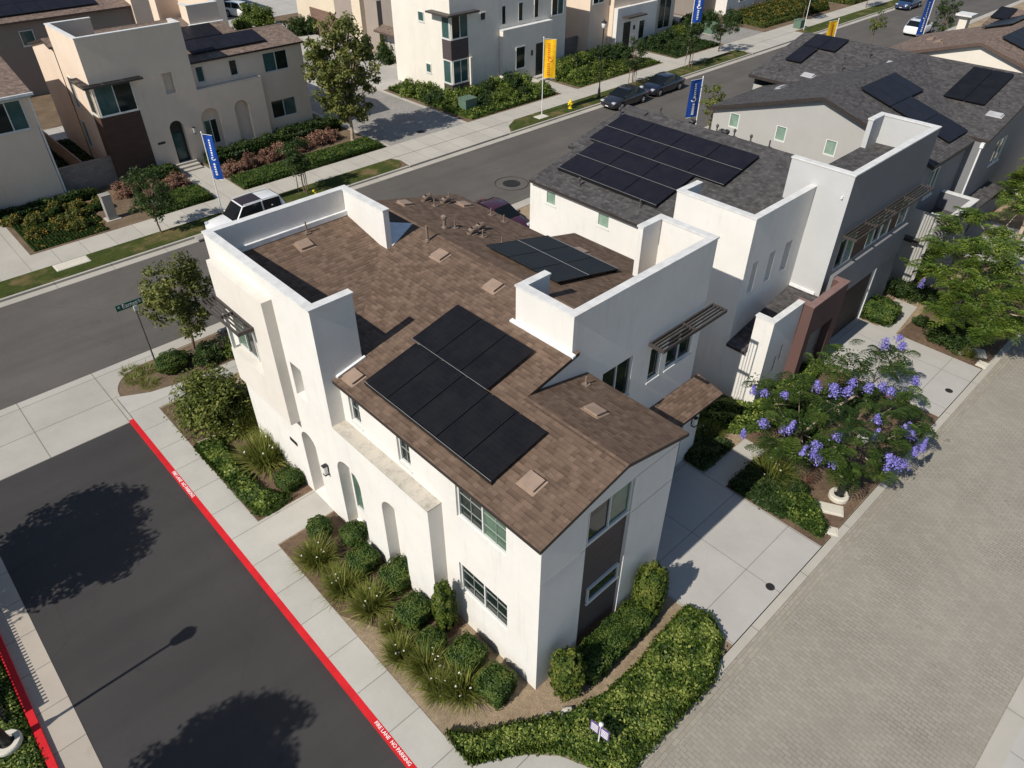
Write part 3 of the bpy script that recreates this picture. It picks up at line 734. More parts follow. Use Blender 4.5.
ow = nt.nodes.new('ShaderNodeOutputWorld'); nt.links.new(sky.outputs[0], bg.inputs[0]); nt.links.new(bg.outputs[0], ow.inputs[0])
SC.view_settings.view_transform = 'Standard'; SC.view_settings.look = 'None'; SC.view_settings.exposure = 0; SC.view_settings.gamma = 1
SC.render.engine = 'CYCLES'

# ------------------------------------------------------------------ the ground and what is paved
b = MB(); b.poly([(-500, -300, -.3), (700, -300, -.3), (700, 900, -.3), (-500, 900, -.3)]); struct('ground', b, 'base')
def slab(name, pts, z, mat, depth=.12, kind='structure'):
    b = MB(); b.prism(pts, z-depth, z); return tag(b.build(name, mat), kind=kind)
def rc(x0, x1, y0, y1): return [(x0, y0), (x1, y0), (x1, y1), (x0, y1)]
slab('main_street', rc(-120, 200, 24.62, 33.62), -.12, 'street')
slab('street_gutter', rc(-120, 200, 33.62, 34.16), -.112, 'gutter'); slab('kerb', rc(-120, 21.2, 34.16, 34.33), .01, 'gutter', .2)
slab('kerb', rc(31.2, 66.2, 34.16, 34.33), .01, 'gutter', .2); slab('kerb', rc(78.4, 200, 34.16, 34.33), .01, 'gutter', .2)
slab('street_gutter', rc(-2.6, 200, 23.86, 24.62), -.112, 'gutter'); slab('kerb', rc(-1.2, 200, 23.68, 23.86), .01, 'gutter', .2)
slab('corner_apron', rc(-60, -1.3, 20.03, 24.62), -.105, 'apron')
arc_ = [(-2.0-1.83*math.cos(t*math.pi/24), 21.9+1.83*math.sin(t*math.pi/24)) for t in range(13)]
slab('kerb', arc_+[(-2.0-1.67*math.cos(t*math.pi/24), 21.9+1.67*math.sin(t*math.pi/24)) for t in range(12, -1, -1)], .02, 'gutter', .22); slab('planting_bed', [(-2.0-1.66*math.cos(t*math.pi/24), 21.9+1.66*math.sin(t*math.pi/24)) for t in range(13)]+[(11.5, 23.6), (11.5, 21.03), (-1.2, 21.03), (-2.6, 21.31), (-3.6, 21.85)], .007, 'mulch2', .05); slab('kerb', rc(-2.0, -1.2, 23.57, 23.73), .02, 'gutter', .22)
slab('fire_lane', rc(-9.93, -4.02, -40, 20.03), -.11, 'lane')
slab('lane_gutter', rc(-10.78, -9.93, -40, 20.03), -.1, 'gut2')
slab('red_kerb', rc(-4.02, -3.83, -40, 20.02), .012, 'red', .2); slab('red_kerb', rc(-10.98, -10.78, -40, 15.2), .012, 'red', .2)
slab('sidewalk', rc(-3.83, -2.77, -.35, 20.02), .012, 'walk'); 
slab('sidewalk', [(-3.83, -.35), (-3.83, -40), (-.45, -40), (-.45, -2.7), (-.49, -2.54), (-.84, -1.78), (-1.41, -1.2), (-2.04, -.68), (-2.77, -.35)], .012, 'walk')
slab('sidewalk', [(-3.83, 20.02), (-2.2, 19.98), (-1.0, 20.0), (40, 20.0), (40, 21.0), (-1.2, 21.0), (-2.6, 21.28), (-3.75, 21.9), (-3.83, 21.9)], .014, 'walk')
slab('yard_soil', [(-2.77, -.35), (-2.04, -.68), (-1.41, -1.2), (-.84, -1.78), (-.45, -2.7), (-.2, -3.12), (160, -3.12), (160, 23.66), (-1.9, 23.66)]+arc_[11::-1]+[(-3.83, 20), (-2.77, 20)], 0, 'dirt', .2)
slab('kerb', rc(-.45, 160, -3.42, -3.15), .02, 'gutter', .2)
slab('paver_alley', rc(-.45, 160, -9.6, -3.42), -.03, 'pave'); slab('kerb', rc(-.45, 160, -10.1, -9.6), .0, 'gutter', .2)
slab('alley_border', rc(-.45, 160, -3.83, -3.43), -.024, 'paveb', .02)
slab('driveway', rc(4, 160, -16, -10.1), .0, 'drive'); slab('planting_bed', rc(-.45, 4, -16, -10.1), 0, 'mulch')
slab('driveway', rc(5.4, 10.9, -3.12, 3.6), .014, 'drive'); slab('garden_path', rc(10.9, 13.75, .8, 1.75), .016, 'walk')
slab('driveway', rc(20.9, 25.7, -3.12, 3.0), .014, 'drive'); slab('garden_path', [(25.7, .85), (28.9, 1.15), (28.9, 2.25), (28.0, 2.25), (27.3, 1.75), (25.7, 1.75)], .016, 'walk')
slab('driveway', rc(36.5, 42.3, -3.12, 3.0), .014, 'drive')
slab('planting_bed', rc(25.72, 36.48, -3.1, .8), .008, 'mulch', .05); slab('planting_bed', rc(10.92, 20.88, -3.1, .78), .008, 'mulch', .05); slab('planting_bed', rc(13.8, 20.8, .82, 2.5), .008, 'mulch', .05)
slab('planting_bed', [(-2.75, 9.85), (-.52, 9.85), (-.1, 7.0), (-.1, 3), (-1.2, 3.0), (-2.75, 6)], .008, 'mulch', .05)
slab('planting_bed', [(-2.75, 11.35), (-.52, 11.35), (-.52, 15.2), (.2, 15.4), (.2, 19.9), (-2.75, 19.9)], .008, 'mulch', .05)
slab('garden_path', [(-2.77, 11.3), (-2.77, 9.9), (-.05, 9.9), (-.05, 11.3)], .016, 'walk')
# across the street
slab('block_soil', rc(-120, 200, 34.33, 230), 0, 'mulch2', .2)
slab('lawn_strip', [(-120, 34.34), (20.4, 34.34), (21.1, 34.9), (21.3, 35.6), (21.1, 36.2), (-120, 36.2)], .03, 'lawn', .06)
slab('lawn_strip', [(31.6, 34.34), (65.6, 34.34), (66.4, 35.2), (66.2, 36.2), (33.6, 36.2), (32.2, 35.4)], .03, 'lawn', .06)
slab('lawn_strip', [(79.4, 34.34), (190, 34.34), (190, 36.2), (78.6, 36.2)], .03, 'lawn', .06)
slab('sidewalk', rc(-120, 200, 36.22, 38.3), .02, 'walkx'); slab('lane_apron', [(21.3, 34.2), (31.3, 34.2), (32.2, 35.4), (33.6, 36.2), (21.1, 36.2), (21.5, 35.6)], .004, 'walkx'); slab('lane_apron', rc(66.4, 78.5, 34.2, 36.2), .004, 'walkx')
slab('side_lane', rc(22.6, 30.0, 38.3, 53), .012, 'pave2'); slab('side_lane', rc(67.5, 75.5, 38.3, 60), .012, 'pave2'); slab('kerb', rc(30.0, 30.35, 38.3, 51), .03, 'gutter'); slab('kerb', rc(22.3, 22.6, 38.3, 51), .03, 'gutter')
slab('rear_alley', rc(-40, 66, 53, 60), .012, 'drive'); slab('rear_alley', rc(22.6, 31, 60, 120), .012, 'pave2'); slab('driveway', rc(30.35, 37.1, 50.2, 60), .02, 'drive'); slab('driveway', rc(31.02, 37.1, 60.02, 83.9), .016, 'drive')
slab('rear_alley', rc(-20, 60, 84, 96), .012, 'drive')
slab('garden_path', rc(8.6, 10.6, 38.3, 44.2), .016, 'walkx'); slab('garden_path', rc(41.6, 43.6, 38.3, 43.6), .016, 'walkx'); slab('garden_path', rc(56.6, 58.6, 38.3, 44.5), .016, 'walkx'); slab('garden_path', rc(-5, -2.6, 36.2, 44), .018, 'walkx')
slab('planting_lawn', rc(-80, -11.0, -40, 20), .0, 'dlawn'); 

# ------------------------------------------------------------------ houses
SL = .23
def plan_a(name, loc, rz, label, wallm, roofm, bay=True):
    """corner house: gabled block, stair tower with a parapet, arched porch, rear block behind parapets"""
    root = empty(name, loc, rz, label, 'house')
    gL = lambda x, y: 6.63+SL*x
    gG = lambda x, y: 7.302-SL*(x-2.92)
    gR = lambda x, y: 8.079-SL*(x-6.3)
    gT = lambda x, y: 6.63+SL*(y-8.2)
    w = MB()
    A = ('x', 0.0, -1)
    winA = (1.23, 3.2, 4.88, 6.22); winB = (1.2, 3.25, 1.55, 2.86); winC = (7.68, 8.25, 5.15, 6.2); winD = (5.2, 5.8, 5.15, 6.2)
    wall(w, A, rect(0, 8.67, 0, 6.52), [(rect(*k), .16) for k in (winA, winB, winC, winD)])
    F = ('x', -.5, -1)
    arches = [arch(10.22, 11.2, .03, 3.25), arch(7.55, 8.88, .15, 3.56), arch(5.27, 6.35, .3, 3.6)]
    slit = rect(10.07, 10.73, 5.0, 6.33)
    wall(w, F, [(3.87, 0), (15.25, 0), (15.25, 9.13), (8.67, 9.13), (8.67, 4.85), (3.87, 4.85)], [(arches[0], .42), (arches[1], .42), (arches[2], .42, 0), (slit, .34, 0)])
    w.poly([(-.5, 3.87, 0), (0, 3.87, 0), (0, 3.87, 4.85), (-.5, 3.87, 4.85)])
    w.poly([(-.5, 8.67, 4.85), (0.02, 8.67, 4.85), (0.02, 8.67, 6.6), (-.5, 8.67, 6.6)])
    # tower parapets
    w.box(-.497, 8.673, 6.5, .92, 8.9, 9.13); w.box(-.496, 8.9, 6.4, -.27, 15.02, 9.13); w.box(-.497, 15.02, 6.4, 4.95, 15.247, 9.13); w.box(4.72, 12.5, 7.3, 4.95, 15.02, 9.13)
    w.poly([(-.5, 15.25, 0), (4.95, 15.25, 0), (4.95, 15.25, 7.5), (-.5, 15.25, 7.5)])
    # rear block
    Y = ('y', 3.6, -1)
    sl = (6.37, 7.87, 4.55, 6.18); s1 = (8.86, 9.5, 4.5, 5.9); s2 = (9.86, 11.42, 4.5, 5.9)
    wall(w, Y, [(5.4, 0), (11.8, 0), (11.8, 8.97), (4.82, 8.97), (4.82, 7.55), (2.94, 7.1), (5.4, 6.6)], [(rect(*k), .14) for k in (sl, s1, s2)])
    w.box(4.823, 3.603, 7.2, 5.05, 5.95, 8.97); w.box(5.05, 5.73, 7.2, 6.04, 5.948, 8.97); w.box(5.05, 3.604, 6.6, 11.57, 3.83, 8.97); w.box(11.57, 3.604, 6.5, 11.797, 5.95, 8.97); w.box(10.55, 5.73, 6.6, 11.57, 5.948, 8.97)
    w.poly([(11.8, 3.6, 0), (11.8, 9.97, 0), (11.8, 9.97, 6.7), (11.8, 3.6, 6.7)]); w.poly([(11.8, 9.97, 0), (10.25, 9.97, 0), (10.25, 9.97, 7.1), (11.8, 9.97, 6.75)])
    w.poly([(10.25, 9.97, 0), (10.25, 15.3, 0), (10.25, 15.3, 7.05), (10.25, 9.97, 7.05)]); w.poly([(10.25, 15.3, 0), (4.95, 15.3, 0), (4.95, 15.3, 7.65), (6.3, 15.3, 7.95), (10.25, 15.3, 7.05)])
    # gable end
    G0 = ('y', 0.0, -1); strip = rect(1.68, 3.52, .02, 6.32)
    wall(w, G0, [(0, 0), (5.4, 0), (5.4, 6.6), (2.92, 7.17), (0, 6.5)], [(strip, .14)])
    w.poly([(5.4, 0, 0), (5.4, 3.6, 0), (5.4, 3.6, 6.62), (5.4, 0, 6.62)])
    # garage bay
    wall(w, ('y', 2.75, -1), rect(5.4, 11.45, 0, 2.86), [(rect(5.75, 10.45, .02, 2.4), .2)])
    w.poly([(11.45, 2.75, 0), (11.45, 3.6, 0), (11.45, 3.6, 3.0), (11.45, 2.75, 2.8)])
    # bay window box on the tower
    w.build('wall', wallm, root)
    if bay: w = MB(); w.box(-.85, 11.0, 7.08, -.502, 14.65, 8.5); w.box(-.85, 11.0, 3.65, -.502, 12.2, 7.08); w.box(-.85, 12.2, 3.65, -.502, 14.65, 5.02); w.build('bay', 'baywhite', root)
    c = MB(); c.box(-.5, 3.87, 4.853, -.003, 8.668, 4.9); c.build('porch_ledge', 'stain', root)
    c = MB()
    for bx in ((-.53, 8.64, .95, 8.93), (-.53, 8.93, -.24, 15.0), (-.53, 15.0, 4.98, 15.28), (4.69, 12.47, 4.98, 15.0)): c.box(bx[0], bx[1], 9.133, bx[2], bx[3], 9.19)
    c.build('parapet_cap', 'cap', root); c = MB()
    for bx in ((4.79, 3.57, 5.08, 5.98), (5.08, 5.70, 6.07, 5.98), (5.08, 3.57, 11.54, 3.86), (11.54, 3.57, 11.83, 5.98), (10.52, 5.70, 11.54, 5.98)): c.box(bx[0], bx[1], 8.973, bx[2], bx[3], 9.03)
    c.build('parapet_cap', 'cap', root)
    # flashing where the parapets meet the shingles
    c = MB(); c.box(-.27, 14.9, 8.2, 4.72, 15.02, 8.38); c.build('roof_flashing', 'whitemetal', root)
    c = MB(); i = [(4.95, 12.45), (6.2, 12.9), (4.96, 14.1)]; c.prism(i, lambda x, y: gL(x, y)-.02, lambda x, y: gL(x, y)+.03+(.35 if (x, y) == i[2] else 0)); c.build('roof_cricket', 'whitemetal', root)
    c = MB(); c.prism([(4.7, 3.45), (4.823, 3.45), (4.823, 6.1), (4.7, 6.1)], lambda x, y: gL(x, y)-.02, lambda x, y: gL(x, y)+.05); c.build('roof_flashing', 'whitemetal', root); c = MB(); c.prism([(-.05, 8.58), (1.0, 8.58), (1.0, 8.672), (-.05, 8.672)], lambda x, y: gL(x, y)-.02, lambda x, y: gL(x, y)+.06); c.build('roof_flashing', 'whitemetal', root)
    # roofs
    r = MB()
    roof_slab(r, [(-.2, -.15), (2.92, -.15), (2.92, 3.48), (5.02, 3.48), (5.02, 3.84), (6.3, 3.84), (6.3, 15.5), (4.96, 15.5), (4.96, 13.15), (4.7, 12.9), (.47, 8.67), (-.2, 8.67)], gL, 'y')
    roof_slab(r, [(2.92, -.15), (5.58, -.15), (5.58, 3.6), (2.92, 3.6)], gG, 'y')
    roof_slab(r, [(6.3, 3.8), (11.6, 3.8), (11.6, 5.96), (11.95, 5.96), (11.95, 10.0), (10.42, 10.0), (10.42, 15.5), (6.3, 15.5)], gR, 'y')
    roof_slab(r, [(-.3, 8.85), (.5, 8.7), (4.73, 12.93), (4.73, 15.03), (-.3, 15.03)], gT, 'x')
    gp = lambda x, y: 3.1+SL*(y-3.6)*1.1
    roof_slab(r, [(5.42, 2.42), (12.3, 2.42), (12.3, 3.6), (5.42, 3.6)], gp, 'x', .12)
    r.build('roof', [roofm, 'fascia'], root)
    c = MB()
    for y0 in np.arange(3.9, 15.3, .24):
        c.prism(rc(6.16, 6.44, y0, y0+.25), lambda x, y: 8.07-SL*abs(x-6.3), lambda x, y: 8.087-SL*abs(x-6.3))
    c.build('ridge_cap', roofm, root); c = MB()
    for y0 in np.arange(-.12, 3.3, .24):
        c.prism(rc(2.78, 3.06, y0, y0+.25), lambda x, y: 7.29-SL*abs(x-2.92), lambda x, y: 7.313-SL*abs(x-2.92))
    c.build('ridge_cap', roofm, root)
    # windows and doors
    gg = ('glb', 'gl') if bay else ('gl', 'glt')
    window(root, A, *winA, d=.12, grid=bay, glass=gg, sill=False); window(root, A, *winB, d=.12, grid=bay, glass=gg[::-1] if not bay else ('gl', 'gl'), sill=False); window(root, A, *winC, d=.12, cols=1, grid=bay, glass=gg[1:]); window(root, A, *winD, d=.12, cols=1, grid=bay)
    window(root, Y, *sl, d=.1, grid=False, glass=('gl', 'gl')); window(root, Y, *s1, d=.1, cols=1, grid=False); window(root, Y, *s2, d=.1, grid=False, glass=('gl', 'gl'))
    sp = MB(); sp.box(1.69, .112, .02, 3.51, .145, 6.3); spo = sp.build('siding_panel', 'dsid', root)
    window(root, ('y', .11, -1), 1.74, 3.47, 5.0, 6.28, d=-.03, grid=False, glass=('gl', 'glb'), sill=True, w=.035)
    window(root, ('y', .11, -1), 2.05, 3.4, 2.14, 2.78, d=-.03, cols=1, grid=False, glass=('gl',), w=.035)
    dm = MB(); dm.tri_poly([arches[0]], lambda u, z: (-.1, u, z)); dm.tri_poly([arches[0]], lambda u, z: (-.06, u, z)); do = dm.build('front_door', 'doorw' if bay else 'black', root)
    k = MB(); k.lathe((-.16, 10.45, 1.05), [(.01, -.035), (.035, -.02), (.035, .02), (.01, .035)], 10); k.tube((-.1, 10.45, 1.05), (-.16, 10.45, 1.05), .015); k.build('door_knob', 'black', do)
    dm = MB(); dm.tri_poly([arches[1]], lambda u, z: (-.1, u, z)); dm.build('recess_back', wallm, root)
    window(root, ('x', -.11, -1), 7.7, 8.7, .95, 2.7, d=.0, cols=2, grid=False, glass=('gl', 'glb'), sill=False)
    jn = MB(); jn.box(.02, -.006, 4.9, 1.66, -.0005, 4.915); jn.build('control_joint', 'boxgrey', root); jn = MB(); jn.box(3.54, -.006, 4.9, 5.38, -.0005, 4.915); jn.build('control_joint', 'boxgrey', root); jn = MB(); jn.box(3.54, -.006, 6.3, 5.38, -.0005, 6.312); jn.build('control_joint', 'boxgrey', root)
    lantern(root, F, 9.62, 2.35)
    pq = MB(); pq.box(-.525, 11.75, 1.95, -.502, 12.25, 2.1); pq.build('address_plaque', 'black', root)
    gd = MB(); gd.box(5.75, 2.93, .02, 10.45, 2.98, 2.4); gd.build('garage_door', 'garb', root)
    lantern(root, ('y', 2.75, -1), 11.0, 2.0)
    if bay:
        window(root, ('x', -.5, -1), 13.1, 14.55, 5.06, 7.0, d=-.012, cols=2, grid=False, sill=False, w=.04)
        p = MB(); p.box(-.83, 14.5, 5.02, -.72, 14.62, 7.08); p.build('corner_post', 'frame', root)
        awning(root, ('x', -.85, -1), 12.05, 14.75, 7.14, .55, 1)
    else:
        sp = MB(); sp.box(-.53, 12.75, .25, -.502, 15.28, 4.45); sp.build('siding_panel', 'sid', root); sp = MB(); sp.box(-.5, 15.252, .25, .9, 15.28, 4.45); sp.build('siding_panel', 'sid', root)
        window(root, ('x', -.5, -1), 12.8, 15.15, 4.5, 6.3, d=-.01, glass=('gl', 'glt'), grid=False); window(root, ('y', 15.25, 1), -.35, .75, 4.5, 6.3, d=-.01, cols=1, glass=('gl',), grid=False)
        awning(root, ('x', -.5, -1), 12.1, 15.8, 6.5, .55, 2); awning(root, ('y', 15.25, 1), -.45, 1.7, 6.5, .55, 1)
        window(root, ('x', -.2, -1), 10.1, 10.7, 5.04, 6.3, d=.05, cols=1, grid=False, glass=('gl',))
        window(root, ('y', 15.25, 1), 3.2, 3.9, 4.2, 6.2, d=-.01, cols=1, glass=('gl',)); window(root, ('y', 15.25, 1), 3.6, 4.4, 1.4, 3.2, d=-.01, cols=1, glass=('gl',))
        p = MB(); p.box(-.13, 10.4, .25, -.11, 11.0, 2.3); p.build('door_glass', 'glt', do)
        e = MB()
        for k in range(3): e.box(-1.5+.4*k, 10.0, 0, -1.1+.4*k, 11.5, .12+.13*k)
        e.build('door_step', 'walkx', root)
    awning(root, Y, 8.65, 12.3, 6.28, .62, 1)
    return root, gL, gG, gR, gT

def array(root, x0, y0, nx, ny, px, py, fn, sx, mat='solar'):
    """panels on a plane that slopes along x"""
    k = 1/math.sqrt(1+SL*SL); ex = (k, 0, k*sx*SL); ey = (0, 1, 0)
    for i in range(nx):
        for j in range(ny):
            x = x0+i*px; y = y0+j*py; panel(root, (x, y, fn(x, y)), ex, ey, px/k, py, mat)
h1, gL, gG, gR, gT = plan_a('corner_house', (0, 0, 0), 0, 'white stucco corner house with brown shingle roof and arched porch beside the red kerb', 'white', 'brownroof')
array(h1, .36, 2.08, 1, 5, 1.93, 1.114, gL, 1); array(h1, 2.33, 4.46, 1, 3, 1.86, 1.15, gL, 1)
array(h1, 7.0, 6.3, 2, 3, 1.55, 1.17, gR, -1)
rail(h1, (.33, 2.08, gL(.33, 0)), (0, 1, 0), (1, 0, SL), 5.57, skirt=1); rail(h1, (2.31, 4.46, gL(2.31, 0)), (0, 1, 0), (1, 0, SL), 3.45); rail(h1, (8.53, 6.3, gR(8.53, 0)), (0, 1, 0), (1, 0, -SL), 3.48)
for q_ in (0,): rail(h1, (10.1, 6.3, gR(10.1, 0)), (0, 1, 0), (-1, 0, SL), 3.5, skirt=1)
for x, y in ((1.0, 1.35), (.27, 8.2), (5.55, 10.52), (5.51, 7.73)): flat_vent(h1, x, y, gL, 'y')
flat_vent(h1, 4.05, 1.97, gG, 'y'); flat_vent(h1, 10.42, 8.34, gR, 'y'); flat_vent(h1, 2.45, 14.2, gT, 'x'); flat_vent(h1, 9.7, 14.13, gR, 'y'); flat_vent(h1, 7.29, 14.85, gR, 'y')
for x, y in ((8.75, 15.15), (8.34, 14.34), (9.58, 14.96), (7.42, 11.95), (7.81, 10.83), (9.96, 12.77), (9.89, 11.93), (8.01, 10.01)): vent_pipe(h1, x, y, gR, .3, .026)
vent_pipe(h1, 5.85, 11.58, gL, .6, .05); vent_pipe(h1, 2.9, 14.75, gT, .45, .03); vent_pipe(h1, 7.02, 12.06, gR, .42, .06, hood=True); vent_pipe(h1, 4.95, 3.1, gG, .3, .03)
for x, y in ((8.4, 14.97), (9.04, 14.55), (7.62, 11.22), (8.2, 11.49)): gooseneck(h1, x, y, gR)

h5, *_ = plan_a('arched_house', (20.35, 45.4, 0), R(90), 'tan stucco house with arched porch across the street behind the white off-roader', 'tan', 'tanroof', bay=False)
array(h5, .6, 2.4, 1, 5, 1.9, 1.12, gL, 1, 'solarb'); array(h5, 2.55, 4.7, 1, 3, 1.9, 1.12, gL, 1, 'solarb')

# ---- the white neighbour with the charcoal roof
h2 = empty('townhouse', (15.6, 0, 0), 0, 'white townhouse with charcoal roof, large solar array and mauve entry frame', 'house')
def plan_b(root, wallm, tallm, tallface, roofm, mauve, front=True):
    """town house: long gable, one low parapet block, one tall parapet block, garage and framed entry in front (origin at its near left wall)"""
    E = lambda x, y: 6.2+SL*(x+.25)
    rx = 7.4; RR = lambda x, y: E(rx, 0)-.46*(x-rx)
    w = MB()
    side = ('x', 0.0, -1)
    h = [(rect(*k), .08) for k in ((14.5, 15.1, 5.25, 5.88), (11.2, 11.85, 5.25, 5.88))]
    wall(w, side, [(2.6, 0), (16.2, 0), (16.2, 6.12), (7.9, 6.12), (7.9, 8.12), (4.3, 8.12), (4.3, 2.55), (3.4, 2.55), (3.4, 4.33), (2.6, 4.33)], h)
    nich = [(.55, .95), (1.8, 2.25), (3.0, 3.55)]
    wall(w, ('y', 4.3, -1), rect(0, 4.42, 2.4, 8.12), [(rect(a, c, 4.72, 6.1), .22, 0) for a, c in nich])
    w.box(.003, 4.303, 6.2, 4.4, 4.53, 8.12); w.box(.003, 4.53, 6.2, .23, 7.9, 8.12); w.box(.23, 7.67, 6.3, 1.35, 7.9, 8.12)
    w.poly([(0, 16.2, 0), (11.3, 16.2, 0), (11.3, 16.2, 6.0), (rx, 16.2, 7.8), (0, 16.2, 6.1)]); w.poly([(11.3, 5.5, 0), (11.3, 16.2, 0), (11.3, 16.2, 6.0), (11.3, 5.5, 6.0)])
    # low front
    wall(w, ('y', 2.6, -1), rect(0, 2.3, 0, 4.33), [(rect(.9, 1.08, 1.5, 2.3), .15), (rect(1.25, 1.43, 1.9, 2.7), .15)])
    w.box(.003, 2.603, 3.2, 2.3, 2.82, 4.33); w.box(.003, 2.82, 2.9, .22, 3.4, 4.33)
    w.build('wall', wallm, root)
    t = MB()
    x0, x1, y0, y1, zt = 4.42, 12.5, 2.9, 5.6, 8.97
    t.poly([(x0, y0, 2.8), (x0, y1, 2.8), (x0, y1, zt), (x0, y0, zt)])
    t.box(x0+.003, y0+.23, 7, x0+.23, y1, zt); t.box(x0+.003, y0+.003, 7.3, x1-.003, y0+.23, zt); t.box(x1-.23, y0+.23, 7.0, x1-.003, y1, zt); t.box(x1-1.3, y1-.23, 7.0, x1-.23, y1, zt)
    t.build('wall', tallm, root)
    t = MB()
    bandw = (5.0, 12.2, 4.55, 6.0)
    wall(t, ('y', y0, -1), rect(x0, x1, 2.85, zt), [(rect(*bandw), .12)])
    t.box(5.0, 2.74, 2.85, x1, y0-.003, 4.4)
    t.box(10.15, 2.752, 0, 12.4, 2.9, 2.847); t.poly([(x1, 2.75, 0), (x1, 5.6, 0), (x1, 5.6, 8.9), (x1, 2.9, 8.9), (x1, 2.9, 4.38), (x1, 2.75, 4.38)])
    t.build('wall', tallface, root)
    c = MB()
    for qi, q in enumerate(((-.03, 4.27, 4.43, 4.56, 8.125), (-.03, 4.56, .26, 7.93, 8.125), (.26, 7.64, 1.38, 7.93, 8.125), (-.03, 2.57, 2.3, 2.85, 4.335), (-.03, 2.85, .25, 3.43, 4.335), (x0-.03, y0-.03, x0+.26, y1+.03, zt+.003), (x0+.26, y0-.03, x1+.03, y0+.26, zt+.003), (x1-.26, y0+.26, x1+.03, y1+.03, zt+.003), (x1-1.33, y1-.26, x1-.26, y1+.03, zt+.003))):
        if qi in (3, 5): c.build('parapet_cap', 'cap', root); c = MB()
        c.box(q[0], q[1], q[4], q[2], q[3], q[4]+.055)
    c.build('parapet_cap', 'cap', root)
    c = MB(); c.box(x0-.1, y0+.2, 3.62, x0-.003, 4.28, 3.72); c.box(x0-.09, y0+.22, 8.0, x0-.003, y0+.3, 8.1); c.build('roof_flashing', 'whitemetal', root)
    r = MB()
    roof_slab(r, [(-.25, 7.92), (1.4, 7.92), (1.4, 7.65), (.24, 7.65), (.24, 4.54), (4.41, 4.54), (4.41, 5.62), (rx, 5.62), (rx, 16.5), (2.9, 16.5), (2.9, 16.05), (-.25, 16.05)], E, 'y')
    roof_slab(r, [(rx, 5.62), (11.6, 5.62), (11.6, 16.5), (rx, 16.5)], RR, 'y')
    roof_slab(r, [(x0+.22, y0+.22), (x1-.22, y0+.22), (x1-.22, y1), (x0+.22, y1)], lambda x, y: 7.75-.02*(y-2.9), 'x', .1)
    gl = lambda x, y: 2.7+.2*x
    roof_slab(r, [(-.2, 3.42), (.23, 3.42), (.23, 2.83), (4.9, 2.83), (4.41, 4.29), (-.2, 4.29)], gl, 'y', .14)
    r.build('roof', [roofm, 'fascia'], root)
    # framed entry
    m = MB(); a, b_ = 2.3, 5.3
    wall(m, ('y', 2.15, -1), rect(a, b_, 0, 4.27), [(rect(2.75, 4.7, .02, 2.75), .35)])
    m.poly([(a, 2.15, 0), (a, 2.9, 0), (a, 2.9, 4.27), (a, 2.15, 4.27)]); m.poly([(b_, 2.15, 0), (b_, 2.9, 0), (b_, 2.9, 4.27), (b_, 2.15, 4.27)])
    m.box(a+.003, 2.153, 3.4, b_-.003, 2.4, 4.27); m.box(a+.003, 2.4, 3.4, a+.25, 2.9, 4.27); m.box(b_-.25, 2.4, 3.4, b_-.003, 2.9, 4.27)
    m.build('entry_frame', mauve, root)
    c = MB(); c.box(a-.03, 2.12, 4.275, b_+.03, 2.43, 4.33); c.box(a-.03, 2.43, 4.275, a+.28, 2.95, 4.33); c.box(b_-.28, 2.43, 4.275, b_+.03, 3.4, 4.33); c.build('parapet_cap', 'capmauve', root)
    d = MB(); d.box(2.75, 2.48, .02, 4.7, 2.53, 2.75); do = d.build('front_door', 'gargrey', root)
    d = MB(); d.tube((4.5, 2.47, .9), (4.5, 2.44, 1.3), .015); d.build('door_handle', 'black', do)
    d = MB(); d.box(5.31, 2.84, .02, 10.0, 2.89, 2.845); d.build('garage_door', 'garb', root)
    d = MB(); d.box(10.02, 2.72, .0, 10.14, 2.86, 2.84); d.build('door_jamb', 'frame', root)
    for u0, u1, g in ((5.05, 6.6, ('gl', 'glb')), (8.0, 9.4, ('glb', 'gl')), (9.45, 10.3, ('gl',)), (11.2, 12.15, ('glt',))):
        window(root, ('y', y0, -1), u0, u1, 4.58, 5.97, d=.06, cols=len(g), grid=False, glass=g, sill=False, w=.025)
    for u0, u1 in ((6.62, 7.98), (10.32, 11.18)): d = MB(); d.box(u0, y0+.03, 4.57, u1, y0+.08, 5.98); d.build('siding_panel', 'sid', root)
    awning(root, ('y', y0, -1), 4.95, 12.6, 6.32, .62, 3, h=.1)
    for k in ((14.5, 15.1), (11.2, 11.85)): window(root, side, k[0], k[1], 5.25, 5.88, d=.05, cols=1, grid=False, glass=('glp',), w=.03)
    return E, RR
E2, RR2 = plan_b(h2, 'white', 'bluewhite', 'deepgrey', 'greyroof', 'mauve')
for i, x0 in enumerate((1.05, 2.38, 3.72, 5.05)):
    k = 1/math.sqrt(1+SL*SL)
    ys = (9.5, 11.45, 13.4) if i < 2 else (8.0, 9.97, 11.94, 13.91)
    for y in ys: panel(h2, (x0, y, E2(x0, 0)), (k, 0, k*SL), (0, 1, 0), 1.33/k, 1.95 if i < 2 else 1.97, 'solarb')
    rail(h2, (x0, ys[0], E2(x0, 0)), (0, 1, 0), (1, 0, SL), 1.96*len(ys), skirt=(i == 0))
for x, y, h in ((.6, 13.6, .3), (.8, 10.2, .32), (6.4, 16.2, .28), (7.7, 14.6, .3), (8.3, 12.0, .4), (8.2, 11.5, .3), (8.0, 10.4, .3), (8.2, 9.6, .28), (8.0, 8.5, .35)): vent_pipe(h2, x, y, E2 if x < 7.4 else RR2, h, .035, 'gvent', hood=h < .31)
flat_vent(h2, 7.0, 15.4, E2, 'y', 'gvent', .3, .9); flat_vent(h2, 4.0, 16.1, E2, 'y', 'gvent', .3, .4)
for x, y in ((8.5, 11.2), (8.9, 11.7), (8.2, 13.0)): gooseneck(h2, x, y, RR2, 'gvent')

